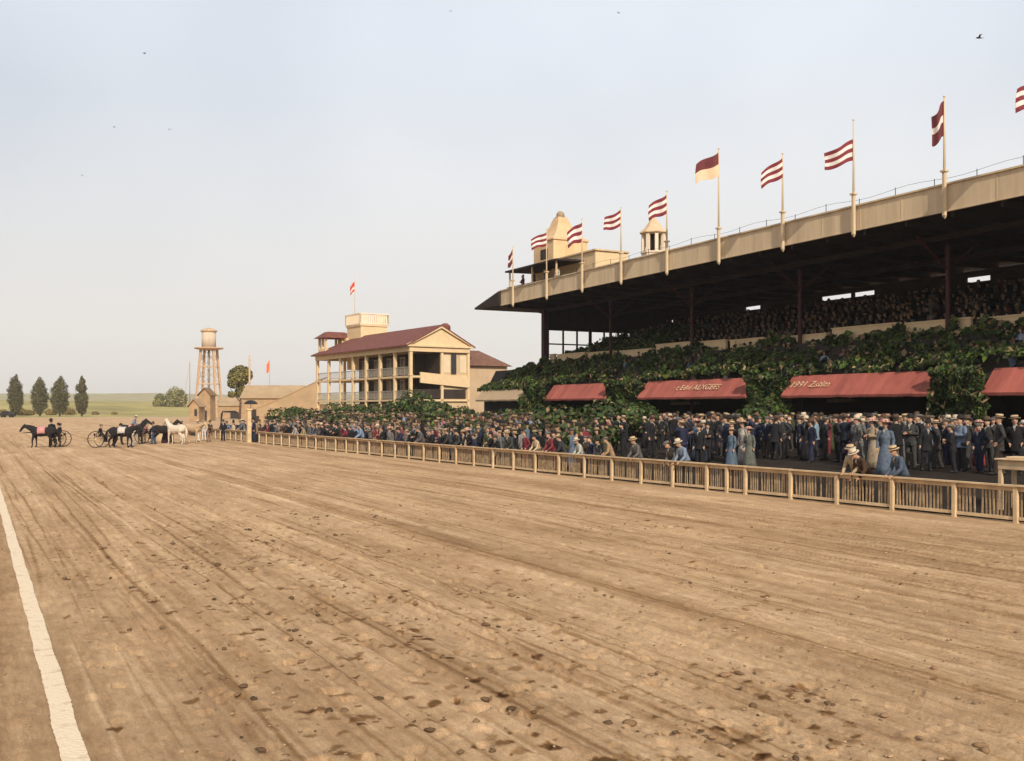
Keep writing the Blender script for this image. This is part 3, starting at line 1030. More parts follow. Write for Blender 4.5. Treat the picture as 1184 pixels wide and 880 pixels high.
for i, (px, py, fly, hoist, droop, style, lab) in enumerate(FL):
    P = at_X(px if i else 1217, 41.75)
    D = P.x * SA + P.y * CA
    top = HC + (HY - py) / FPX * D
    z0f = 12.0 + rise(P.y)
    root = empty('flagpole', (41.75, P.y, z0f), 0, lab, 'flagpole', 'flagpoles along the grandstand fascia')
    b = MB(); b.box((-.09, -.085, .02), (.08, .085, 2.15), 0, None, .02)
    b.box((-.15, -.15, 2.152), (.15, .15, 2.24)); b.add([(-.09, -.085, .02), (.08, -.085, .02), (.08, .085, .02), (-.09, .085, .02), (0.03, 0, -.15)], [(0, 1, 4), (1, 2, 4), (2, 3, 4), (3, 0, 4)])
    b.build('socket', FASCIA, root)
    b = MB(); b.tube([(0, 0, 2.2), (0, 0, top - z0f)], [.065, .032], 8, cap=True); b.lathe([(.0, 0), (.06, .03), (.06, .08), (.0, .12)], (0, 0, top - z0f), 8)
    b.build('pole', FASCIA, root)
    if style == 'stripe': fb = flag_mesh(fly, hoist, droop, [0, 1, 0, 1, 0], None, 30 + i); ms = [FLAGRED, FLAGWHITE]
    elif style == 'maroon': fb = flag_mesh(fly, hoist, droop, [0, 0, 1, 1], None, 30 + i); ms = [FLAGDARK, FLAGTAN]
    else: fb = flag_mesh(fly, hoist, droop, [0, 0, 1, 0, 0], None, 30 + i, .2); ms = [FLAGDARK, FLAGWHITE]
    low = 1.0 if i == 2 else .15
    fo = fb.build('flag', ms, root, (0, 0, top - z0f - low), fdir * (1 if i % 2 else .6) - .25)

# ================================================================== CLUBHOUSE
P0 = at_depth(366, HY, 135.0)
crz = math.atan2(-.996, .0846)
ch = empty('clubhouse', (P0.x, P0.y, 0), crz, 'two storey cream clubhouse with double verandah and dark red shingle roof', 'clubhouse')
Lc, Wc = 27.4, 7.6
EZ, F2, F1 = 10.0, 6.55, 3.9
b = MB()
b.box((7.9, 2.72, 0), (Lc - 4.2, Wc, EZ - .1)); b.box((Lc - 4.2, 4.0, 0), (Lc - .25, Wc, EZ - .1)); b.box((.2, .4, 0), (7.9, Wc - 1, F1 - .5)); b.box((8, .5, 0), (Lc - .3, 2.6, F1 - .5))
wl_ = b
wl_.build('wall', mat('clubhouse_wall', (.50, .37, .22), .85, .10, .8, .1, 8), ch)
b = MB(); b.box((7.88, 2.6, F1), (Lc - 4.25, 2.70, EZ - .76)); b.box((Lc - 4.25, 3.9, F1), (Lc - .3, 3.98, EZ - .76)); b.box((Lc - 4.19, 2.705, F1), (Lc - 4.1, 3.897, EZ - .76)); b.build('porch_wall', mat('shaded_boards', (.035, .025, .018), .8, .3, 2, .2, 6, (6, 6, .5)), ch)  # porch shade put into the wall colour as near-black boards
b = MB()
b.box((0, -.05, F1 - .22), (Lc, Wc, F1)); b.box((0, -.05, F2 - .22), (Lc, Wc - .1, F2))
b.build('verandah_floor', CREAM, ch)
b = MB()
b.box((-.1, -.15, EZ - .75), (Lc + .1, .2, EZ - .12)); b.box((-.1, .2, EZ - .75), (.2, Wc, EZ - .12)); b.box((Lc - .2, .2, EZ - .75), (Lc + .1, Wc, EZ - .12))
b.build('eave_beam', CREAM, ch)
cols = [0.15 + (Lc - .3) * k / 7 for k in range(8)]
for x in cols:
    b = MB(); b.box((x - .17, -.08, 0), (x + .17, .26, EZ - .75)); b.box((x - .24, -.12, F2 + .0), (x + .24, .30, F2 + .14)); b.build('column', CREAM, ch)
for x, y in ((.15, 4), (.15, Wc - .2), (4, Wc - .2), (7.8, Wc - .2), (Lc - .15, 4.05), (Lc - .15, Wc - .1)):
    b = MB(); b.box((x - .15, y - .15, 0), (x + .15, y + .15, EZ - .75)); b.build('column', CREAM, ch)
for lev in (F1, F2):
    b = MB()
    for p, q in zip(cols[:-1], cols[1:]):
        b.box((p + .18, .02, lev + .92), (q - .18, .12, lev + 1.0)); b.box((p + .18, .03, lev + .12), (q - .18, .11, lev + .18))
        x = p + .35
        while x < q - .25:
            b.box((x - .02, .05, lev + .18), (x + .02, .09, lev + .92)); x += .28
    b.build('balustrade', mat('baluster_grey', (.34, .30, .25), .8, .15, 2), ch)
rz_, rp = 12.2, Wc / 2
def gz(y): return EZ - .15 + (rz_ - EZ + .15) * (1 - abs(y - rp) / (rp + .45))
e = .6
b = MB()
ridge0, ridge1 = (4.6, rp, rz_), (Lc + .35, rp, rz_)
fl, fr = (-e, -e, EZ - .2), (Lc + .35, -e, EZ - .2)
bl, br = (-e, Wc + e, EZ - .2), (Lc + .35, Wc + e, EZ - .2)
th = .16
up_ = lambda p: (p[0], p[1], p[2] + th)
V = [fl, fr, br, bl, ridge0, ridge1] + [up_(p) for p in (fl, fr, br, bl, ridge0, ridge1)]
b.add(V, [(0, 1, 5, 4), (2, 3, 4, 5), (3, 0, 4), (6, 10, 11, 7), (8, 11, 10, 9), (9, 10, 6), (0, 6, 7, 1), (3, 2, 8, 9), (0, 3, 9, 6), (1, 7, 11, 5), (5, 11, 8, 2)])
rf = b.build('roof', SHINGLE, ch)
b = MB()
b.prism([(-.3, EZ - .1), (Wc + .3, EZ - .1), (rp, rz_ - .15)], 0, Lc - .2, Lc + .05)
b.prism([(-.5, EZ - .22), (Wc + .5, EZ - .22), (Wc + .5, EZ - .02), (-.5, EZ - .02)], 0, Lc - .05, Lc + .3)
b.beam((Lc + .2, -.55, EZ - .1), (Lc + .2, rp, rz_ - .12), .22, .2); b.beam((Lc + .2, Wc + .55, EZ - .1), (Lc + .2, rp, rz_ - .12), .22, .2)
b.build('gable', CREAM, ch)
b = MB(); b.box((Lc - 3, Wc - 2.2, 10.5), (Lc - 2.1, Wc - 1.3, 12.1)); b.lathe([(.55, 12.1), (.62, 12.2), (.6, 12.5), (.3, 12.75), (.05, 12.8)], (Lc - 2.55, Wc - 1.75, 0), 10); b.build('chimney', SHINGLE, rf)
# openings in the walls
for k in range(4):
    for lev in (F1, F2):
        x = 9.6 + k * 3.6
        b = MB(); b.box((x - .62, 2.52, lev + .1), (x + .62, 2.66, lev + 2.35)); f_ = b.build('window_frame', CREAM, ch)
        b = MB(); b.box((x - .5, 2.49, lev + .2), (x - .03, 2.519, lev + 2.25)); b.box((x + .03, 2.49, lev + .2), (x + .5, 2.519, lev + 2.25)); b.build('pane', GLASS, f_)
b = MB(); b.box((Lc - .26, 5.3, F2 + .25), (Lc - .14, 5.95, F2 + 2.6)); b.build('narrow_window', GLASS, ch)
for y_ in (4.75, 6.9):
    b = MB(); b.box((Lc - .252, y_ - .42, F2 + .4), (Lc - .2, y_ + .42, F2 + 2.4)); b.build('shutter', mat('pale_panel', (.62, .50, .34), .8, .1, 1), ch)
b = MB()
b.add([(Lc - .1, 1.2, F2 + .40), (Lc + .12, 1.2, F2 + .40), (Lc + .12, 1.2, F2 - .8), (Lc - .1, 1.2, F2 - .8), (Lc - .1, Wc, F2 - .1), (Lc + .12, Wc, F2 - .1), (Lc + .12, Wc, F2 - 1.3), (Lc - .1, Wc, F2 - 1.3)],
      [(0, 1, 2, 3), (4, 7, 6, 5), (0, 4, 5, 1), (1, 5, 6, 2), (2, 6, 7, 3), (3, 7, 4, 0)])
b.build('stair_wall', CREAM, ch)
b = MB(); b.box((Lc - .24, .5, F1 + .1), (Lc - .15, Wc - .4, F2 - 1.5)); b.build('lower_shade', SHADOWWALL, ch)  # dark sheet standing in for the shade of the open lower floor
# small pavilion on the far end and look-out deck
b = MB()
b.box((-.1, .3, EZ - .1), (2.3, 2.9, 10.75)); b.box((.9, 2.9, EZ - .1), (3.2, 5.5, 12.2)); b.build('pavilion_base', CREAM, ch)
for x in (.03, 1.1, 2.2):
    for y_ in (.42, 2.78):
        b = MB(); b.box((x - .14, y_ - .14, 10.75), (x + .14, y_ + .14, 12.25)); b.build('pavilion_post', CREAM, ch)
b = MB(); b.add([(-.6, -.2, 12.2), (2.9, -.2, 12.2), (2.9, 4.4, 12.2), (-.6, 4.4, 12.2), (.5, .9, 13.05), (1.9, .9, 13.05), (1.9, 3.3, 13.05), (.5, 3.3, 13.05)],
                 [(3, 2, 1, 0), (4, 5, 6, 7), (0, 1, 5, 4), (1, 2, 6, 5), (2, 3, 7, 6), (3, 0, 4, 7)]); b.build('pavilion_roof', SHINGLE, ch)
DX0, DX1, DY0, DY1 = 2.6, 7.2, 3.1, 7.1
b = MB(); b.box((DX0 + .12, DY0 + .12, 8), (DX1 - .12, DY1 - .12, 13.6)); b.build('tower_wall', CREAM, ch)
b = MB(); b.box((DX0, DY0, 13.6), (DX1, DY1, 13.8)); b.build('deck', CREAM, ch)
b = MB()
for (xa, ya_, xb, yb_) in ((DX0, DY0, DX1, DY0), (DX1, DY0, DX1, DY1), (DX0, DY1, DX1, DY1), (DX0, DY0, DX0, DY1)):
    b.beam((xa, ya_, 15.2), (xb, yb_, 15.2), .2, .14); b.beam((xa, ya_, 13.92), (xb, yb_, 13.92), .14, .12)
    n = int(math.hypot(xb - xa, yb_ - ya_) / .3)
    for i in range(n + 1):
        t = i / n
        b.beam((xa + (xb - xa) * t, ya_ + (yb_ - ya_) * t, 13.85), (xa + (xb - xa) * t, ya_ + (yb_ - ya_) * t, 15.15), .2, .07, up=(1, 0, 0))
b.build('deck_balustrade', mat('pale_rail', (.72, .60, .44), .8, .08, 1), ch)
# back wing
b = MB(); b.box((Lc - 5.2, Wc + .02, 0), (Lc - .7, Wc + 5.6, 7.9)); b.build('wing_wall', mat('wing_tan', (.46, .33, .21), .85, .1, .8), ch)
b = MB(); b.add([(Lc - 5.7, Wc + .01, 7.85), (Lc - .2, Wc + .01, 7.85), (Lc - .2, Wc + 6.1, 7.85), (Lc - 5.7, Wc + 6.1, 7.85), (Lc - 2.9, Wc + .01, 9.75), (Lc - 2.9, Wc + 3.0, 9.75)],
               [(3, 2, 1, 0), (0, 1, 4), (1, 2, 5, 4), (2, 3, 5), (3, 0, 4, 5)]); b.build('wing_roof', mat('wing_shingle', (.15, .075, .05), .9, .3, 2), ch)
# flag on the clubhouse deck
P = Matrix.Rotation(crz, 3, 'Z') @ Vector((DX0 + 2.2, DY0 + .3, 0)) + ch.location
Dp = P.x * SA + P.y * CA
topz = HC + (HY - 322) / FPX * Dp
root = empty('flagpole', (P.x, P.y, 13.8), 0, 'flagpole on the clubhouse look-out deck with a limp red flag', 'flagpole')
b = MB(); b.tube([(0, 0, 0), (0, 0, topz - 13.8)], [.07, .04], 8); b.build('pole', FASCIA, root)
flag_mesh(.8, 1.3, 1.0, [0, 0, 1, 0], None, 77, .15).build('flag', [mat('signal_red', (.5, .06, .05), .85, .1, 3), FLAGWHITE], root, (0, 0, topz - 13.8 - .3), -.3)

# ================================================================== FAR LEFT: WATER TOWER, SHEDS, POLES
WT = at_depth(241.5, HY, 290); pxm = 290 / FPX
root = empty('water_tower', (WT.x, WT.y, 0), -AZ, 'tall water tower with round tank on splayed rust coloured timber legs', 'water tower')
zt = lambda py: HC + (HY - py) * pxm
b = MB(); b.lathe([(8.1 * pxm, zt(402)), (7.9 * pxm, zt(384)), ], n=20); b.build('tank', TANK, root)
b = MB(); b.lathe([(2.0, zt(384.2)), (9.4 * pxm, zt(383.4)), (9.4 * pxm, zt(382.2)), (5.4 * pxm, zt(380.2)), (.1, zt(379))], n=20)
b.build('tank_roof', STRUT, root)
b = MB(); b.lathe([(8.5 * pxm, zt(405)), (16.2 * pxm, zt(403.4)), (16.4 * pxm, zt(402)), (8 * pxm, zt(401.6))], n=20); b.build('platform', STRUT, root)
ht, hb = 7.2 * pxm, 12.6 * pxm
legs = []
for sx, sy in ((-1, -1), (1, -1), (1, 1), (-1, 1)):
    b = MB(); b.beam((sx * ht, sy * ht, zt(404)), (sx * hb, sy * hb, 0), .55, .55); b.build('leg', STRUT, root)
def lg(sx, sy, z):
    t = (zt(404) - z) / zt(404); r = ht + (hb - ht) * t
    return Vector((sx * r, sy * r, z))
zs = [zt(404), zt(424), zt(444), zt(464)]
for k, z in enumerate(zs[1:]):
    b = MB()
    for (s0, s1) in (((-1, -1), (1, -1)), ((1, -1), (1, 1)), ((1, 1), (-1, 1)), ((-1, 1), (-1, -1))):
        b.beam(lg(*s0, z), lg(*s1, z), .28)
        if k < 2: b.beam(lg(*s0, z), lg(*s1, zs[k]), .09); b.beam(lg(*s1, z), lg(*s0, zs[k]), .09)
    b.build('brace', STRUT, root)
b = MB(); b.tube([(0, 0, 0), (0, 0, zt(404))], .35, 8); b.build('riser_pipe', METAL, root)

def pole(px, py0, D, label, rad=.14, guy=None, flag=None, name='mast', col=METAL):
    p = at_depth(px, HY, D)
    root = empty(name, (p.x, p.y, 0), -AZ, label, name)
    top = HC + (HY - py0) / FPX * D
    b = MB(); b.tube([(0, 0, 0), (0, 0, top)], [rad, rad * .7], 8); b.build('pole', col, root)
    if guy:
        b = MB(); b.tube([(0, 0, top - .1), (guy / FPX * D, 0, 3)], .05, 5); b.build('guy_wire', STRUT, root)
    if flag:
        fb = flag_mesh(flag[0], flag[1], flag[2], [0, 0], None, 91, .2); fb.build('pennant', FLAGORANGE, root, (0, 0, top), .3)
    return root
pole(219.5, 418, 260, 'thin grey mast with a slanting guy wire left of the water tower', .12, guy=-8.5)
pole(288.5, 411, 235, 'rusty bare post rising beside the round leafy tree', .28, col=STRUT, name='post')
pole(311.5, 417, 240, 'slender mast with a drooping orange pennant left of the clubhouse', .06, flag=(.9, 2.6, 1.0))

def prismhouse(name, px0, px1, py_e, py_r, D, depth, label, cat, wallm, roofm, ridge_along=True, openings=()):
    a, c = at_depth(px0, HY, D), at_depth(px1, HY, D)
    wd = (c - a).length
    root = empty(name, (a.x, a.y, 0), -AZ, label, cat)
    ze, zr = HC + (HY - py_e) / FPX * D, HC + (HY - py_r) / FPX * D
    b = MB()
    if ridge_along:
        b.box((0, 0, 0), (wd, depth, ze))
    else:
        b.prism([(0, 0), (wd, 0), (wd, ze), (wd / 2, zr - .1), (0, ze)], 1, 0, depth)
    b.build('wall', wallm, root)
    b = MB()
    o_ = .4
    if ridge_along:
        for s in (0, 1):
            y0, y1 = (-o_, depth / 2) if s == 0 else (depth + o_, depth / 2)
            b.add([(-o_, y0, ze - .1), (wd + o_, y0, ze - .1), (wd + o_, y1, zr), (-o_, y1, zr), (-o_, y0, ze + .08), (wd + o_, y0, ze + .08), (wd + o_, y1, zr + .18), (-o_, y1, zr + .18)],
                  [(0, 3, 2, 1), (4, 5, 6, 7), (0, 1, 5, 4), (1, 2, 6, 5), (2, 3, 7, 6), (3, 0, 4, 7)])
    else:
        for s in (0, 1):
            x0 = -o_ if s == 0 else wd + o_
            b.add([(x0, -o_, ze - .15), (wd / 2, -o_, zr), (wd / 2, depth, zr), (x0, depth, ze - .15), (x0, -o_, ze + .03), (wd / 2, -o_, zr + .18), (wd / 2, depth, zr + .18), (x0, depth, ze + .03)],
                  [(0, 3, 2, 1), (4, 5, 6, 7), (0, 1, 5, 4), (1, 2, 6, 5), (2, 3, 7, 6), (3, 0, 4, 7)])
    b.build('roof', roofm, root)
    for x0, x1, z0, z1 in openings:
        b = MB(); b.box((wd * x0, -.06, z0), (wd * x1, .1, z1)); b.build('opening', SHADOWWALL, root)
    return root
CANVAS = mat('ochre_canvas', (.36, .25, .145), .9, .18, .3, .2, 3)
SHEDW = mat('shed_wood', (.34, .225, .125), .9, .25, .8, .2, 4)
prismhouse('shed', 280, 345, 460, 446, 200, 9, 'long low tan roofed shed left of the clubhouse', 'shed', SHEDW, CANVAS, True, [(.1, .3, 0, 2.6), (.4, .62, 0, 2.6), (.7, .92, 0, 2.6)])
prismhouse('barn', 252, 300, 469, 460, 270, 12, 'low ochre barn between the water tower legs and the tree', 'barn', SHEDW, CANVAS, True, [(.3, .5, 0, 1.6)])
prismhouse('hut', 218.5, 230, 470, 462, 210, 4, 'small gabled wooden hut at the foot of the water tower', 'hut', SHEDW, SHEDW, False, [(.55, .8, 1.2, 2.6)])
r_ = prismhouse('pump_house', 230, 243, 457, 449, 225, 4, 'narrow tall brown pump house against the water tower legs', 'pump house', SHEDW, mat('pump_roof', (.2, .12, .06), .9, .25, 1), False, [(.3, .7, 0, 2.3)])
# sloping marquee beside the clubhouse: ridge high at the right, sagging to the left
a = at_depth(298, HY, 165); c = at_depth(372, HY, 165)
wd = (c - a).length
root = empty('marquee', (a.x, a.y, 0), -AZ, 'sagging tan marquee sloping up towards the clubhouse wall', 'marquee')
prof = []
for i in range(11):
    t = i / 10
    prof.append((t * wd, HC + (471 - (471.5 - 33 * (t ** 1.25) - 1.5 * math.sin(t * 3.1))) / FPX * 165))
b = MB()
va = []
for x, z in prof:
    va += [(x, -1, z - .9 * 0), (x, 7, z + .7), (x, -1, z - .1), (x, 7, z + .6)]
fs = []
for i in range(10):
    a4, c4 = i * 4, i * 4 + 4
    fs += [(a4, c4, c4 + 1, a4 + 1), (a4 + 2, a4 + 3, c4 + 3, c4 + 2), (a4, a4 + 2, c4 + 2, c4), (a4 + 1, c4 + 1, c4 + 3, a4 + 3)]
b.add(va, fs)
b.build('canopy', CANVAS, root)
for i in (1, 4, 7, 9):
    b = MB(); b.beam((prof[i][0], -.8, 0), (prof[i][0], -.8, prof[i][1] - .1), .14, up=(0, 1, 0)); b.build('pole', SHEDW, root)
b = MB()
va = []
for x, z in prof: va += [(x, -.9, max(.1, min(1.6, z - 1))), (x, -.9, z - .12), (x, -.84, max(.1, min(1.6, z - 1))), (x, -.84, z - .12)]
b.add(va, [q for i in range(10) for q in ((i * 4, i * 4 + 1, i * 4 + 5, i * 4 + 4), (i * 4 + 2, i * 4 + 6, i * 4 + 7, i * 4 + 3))])
b.build('front_canvas', CANVAS, root)
b = MB(); b.box((wd * .25, 6.4, 0), (wd * .98, 6.6, 3.2)); b.build('back_wall', SHEDW, root)

# ================================================================== TREES AND SHRUBS
def crown_points(n, lobes):
    C, N = [], []
    wts = np.array([l[3] * l[4] for l in lobes], float); wts /= wts.sum()
    idx = RNG.choice(len(lobes), n, p=wts)
    for k in range(len(lobes)):
        m = int((idx == k).sum())
        if not m: continue
        cx, cy, cz, rx, rz2 = lobes[k]
        d = RNG.normal(size=(m, 3)); d /= np.linalg.norm(d, axis=1, keepdims=True)
        rad = RNG.uniform(.55, 1.04, (m, 1)) ** .7
        p = d * rad * np.array([rx, rx, rz2]) + np.array([cx, cy, cz])
        C.append(p); N.append(d + RNG.normal(size=(m, 3)) * .45 + np.array([0, 0, .2]))
    return np.concatenate(C), np.concatenate(N)
def trunk(h, r, limbs, root, top=.6):
    b = MB()
    b.tube([(0, 0, -.2), (.02 * h, 0, h * .4), (0, .02 * h, h * top)], [r, r * .75, r * .3], 8)
    for k in range(limbs):
        a = k * 2.4; z = h * (.25 + .4 * k / max(1, limbs))
        b.tube([(0, 0, z), (math.cos(a) * h * .12, math.sin(a) * h * .12, z + h * .14), (math.cos(a) * h * .2, math.sin(a) * h * .2, z + h * .26)], [r * .45, r * .3, r * .1], 6)
    return b.build('trunk', BARK, root)
def tree(name, loc, h, lobes, n, leafsize, base, label, cat, group=None, yel=.12, tr=.25, limbs=5, top=.6):
    root = empty(name, loc, 0, label, cat, group)
    trunk(h, tr, limbs, root, top)
    C, N = crown_points(n, lobes)
    o = link_mesh('crown', leaf_mesh('crown', C, N, leafsize * RNG.uniform(.6, 1.3, n), leaf_tints(n, base, .55, 0, yel), .7), root)
    return root
def poplar_lobes(h, wd, seed, notch=False):
    r = random.Random(seed)
    L = []
    for k in range(14):
        t = k / 13
        z = h * (.13 + .80 * t)
        prof = math.sin(math.pi * min(1, .16 + .80 * t)) ** .7
        rr_ = wd * .52 * prof * r.uniform(.92, 1.05)
        if notch and k in (7, 8, 11): rr_ *= .62
        L.append((r.uniform(-.06, .06) * wd, r.uniform(-.06, .06) * wd, z, max(.35, rr_), h * .085))
    return L
for i, (px, pt, wpx, lab) in enumerate([(17.5, 433, 18, 'dark columnar poplar at the far left, tallest of the row of four'), (46, 436, 19, 'columnar poplar second in from the far left edge'),
                                 (69, 435, 21, 'broadest of the four poplars, shaggy at its right side'), (94.5, 435, 15, 'slimmest knobbly poplar at the right end of the row')]):
    D = 330; g = at_depth(px, HY, D); h = HC + (HY - pt) / FPX * D
    tree('poplar', (g.x, g.y, 0), h, poplar_lobes(h, wpx / FPX * D, i + 3, i == 3), 5600, .42, (.098, .085, .030), lab, 'tree', 'poplars on the far side of the track', .12, .3, 3, .85)
g = at_depth(277, HY, 245); s = 245 / FPX
tree('tree', (g.x, g.y, 0), 13.5, [(0, 0, HC + 36 * s, 13 * s, 11 * s), (-7 * s, 0, HC + 28 * s, 7 * s, 6 * s), (8 * s, 1, HC + 38 * s, 8 * s, 9 * s), (-9 * s, 0, HC + 15 * s, 5 * s, 3.5 * s), (2 * s, 0, HC + 18 * s, 7 * s, 8 * s), (3 * s, 2, HC + 42 * s, 8 * s, 7 * s)], 3800, .65, (.15, .135, .045), 'round leafy tree standing behind the low sheds by the rusty post', 'tree', None, .2, .3)
for px, py, wpx, D, lab in ((203, 446, 22, 520, 'larger rounded pale bush on the far meadow'), (185, 454, 14, 520, 'smaller pointed pale bush on the far meadow')):
    g = at_depth(px, HY, D); s = D / FPX
    h = (471 - py) * s
    tree('bush', (g.x, g.y, 2), h, [(0, 0, h * .55, wpx * .5 * s, h * .5), (-wpx * .2 * s, 0, h * .4, wpx * .38 * s, h * .4), (wpx * .25 * s, 0, h * .45, wpx * .35 * s, h * .45)], 2200, 1.0, (.20, .19, .075), lab, 'bush', None, .2, .3, 2, .5)
for k in range(7):
    px = (3, 22, 33, 58, 78, 110, 132)[k]; D = 345 + 5 * k
    g = at_depth(px, HY, D); h = (2.4, 3.2, 2.2, 2.6, 3.4, 1.6, 1.4)[k]
    tree('shrub', (g.x, g.y, 0), h, [(0, 0, h * .5, h * .75, h * .45), (h * .4, 0, h * .35, h * .5, h * .35)], 700, .5, (.19, .14, .05), ['low ochre shrub at the photo\'s far left edge', 'ochre shrub between the first two poplars', 'small shrub left of the second poplar', 'ochre shrub between second and third poplars', 'widest ochre shrub right of the third poplar', 'low shrub on the bank right of the poplars', 'tiny shrub on the bank farthest from the poplars'][k], 'shrub', 'shrubs under the poplars', .3, .08, 2, .5)

# hedge of loose shrubs in front of the stand's far end and along the clubhouse
def shrub(px, D, h, wd, lab, n=1500, leaf=.34, base=(.042, .066, .018), tan=.08, grp='shrubs behind the rail crowd'):
    g = at_depth(px, HY, D)
    r = random.Random(int(px * 7 + D))
    lobes = [(r.uniform(-.3, .3) * wd, r.uniform(-.3, .3) * wd, h * r.uniform(.35, .72), wd * r.uniform(.28, .45), h * r.uniform(.24, .34)) for _ in range(6)]
    root = empty('leafy_shrub', (g.x, g.y, apron_z(g.x, g.y) if g.y < 115 else 0), 0, lab, 'shrub', grp)
    b = MB()
    for k in range(4):
        a = k * 1.7
        b.tube([(0, 0, -.1), (math.cos(a) * wd * .1, math.sin(a) * wd * .1, h * .3), (math.cos(a) * wd * .25, math.sin(a) * wd * .25, h * .65)], [.07, .05, .02], 6)
    b.build('stem', BARK, root)
    C, N = crown_points(n, lobes)
    link_mesh('crown', leaf_mesh('crown', C, N, leaf * RNG.uniform(.5, 1.4, n), leaf_tints(n, base, .6, tan, .16), .7), root)
SHR = [(338, 128, 3.4, 4, 'shrub under the tall end of the marquee'), (372, 122, 3.0, 4.5, 'shrub by the clubhouse\'s far corner column'),
       (395, 117, 2.9, 4.5, 'shrub before the third clubhouse bay'), (428, 111, 2.8, 4.6, 'low shrub before the middle clubhouse bays'), (458, 106, 3.0, 4, 'shrub before the last clubhouse bay'),
       (484, 103, 4.2, 3, 'tall narrow shrub against the near clubhouse corner'), (505, 100, 3.0, 4, 'shrub below the clubhouse gable'), (530, 98, 2.8, 4, 'shrub below the clubhouse\'s tan back wing'),
       (556, 94, 2.0, 4, 'shrub at the left end of the tan awning'), (600, 80, 2.4, 3.5, 'shrub below the gap between tan and red awnings'),
       (626, 76, 2.3, 4.0, 'shrub beneath the small plain red awning\'s left half'), (668, 73, 2.2, 4.0, 'shrub beneath the small plain red awning\'s right half'),
       (718, 67, 3.0, 4.5, 'shrub below the wide ivy gap left of the lettered awnings'), (890, 60.5, 3.0, 3.0, 'shrub below the ivy gap between the two lettered awnings'), (1102, 53.5, 3.2, 2.6, 'shrub below the ivy gap by the right hand awnings')]
for q in SHR: shrub(*q)
def shrub_at(x, y, h, wd, lab, **k):
    D = x * SA + y * CA
    shrub(px_of_(x, y), D, h, wd, lab, **k)
def px_of_(x, y): return CX + FPX * (x * CA - y * SA) / (x * SA + y * CA)
yy, k = 43.0, 0
while yy < 96:
    shrub_at(fence_x(yy) + 4.6 + (k % 3) * .7, yy, (1.9, 2.6, 1.6, 2.2)[k % 4], 2.8, ('low', 'rounded', 'spreading', 'ragged')[k % 4] + ' shrub standing in the rail crowd, %s in the row counted from its right end' % 'first second third fourth fifth sixth seventh eighth ninth tenth eleventh twelfth thirteenth fourteenth fifteenth'.split()[k], n=(700, 1000, 600, 900)[k % 4], leaf=.30, base=(.046, .068, .02), tan=.10)
    yy += 3.9; k += 1

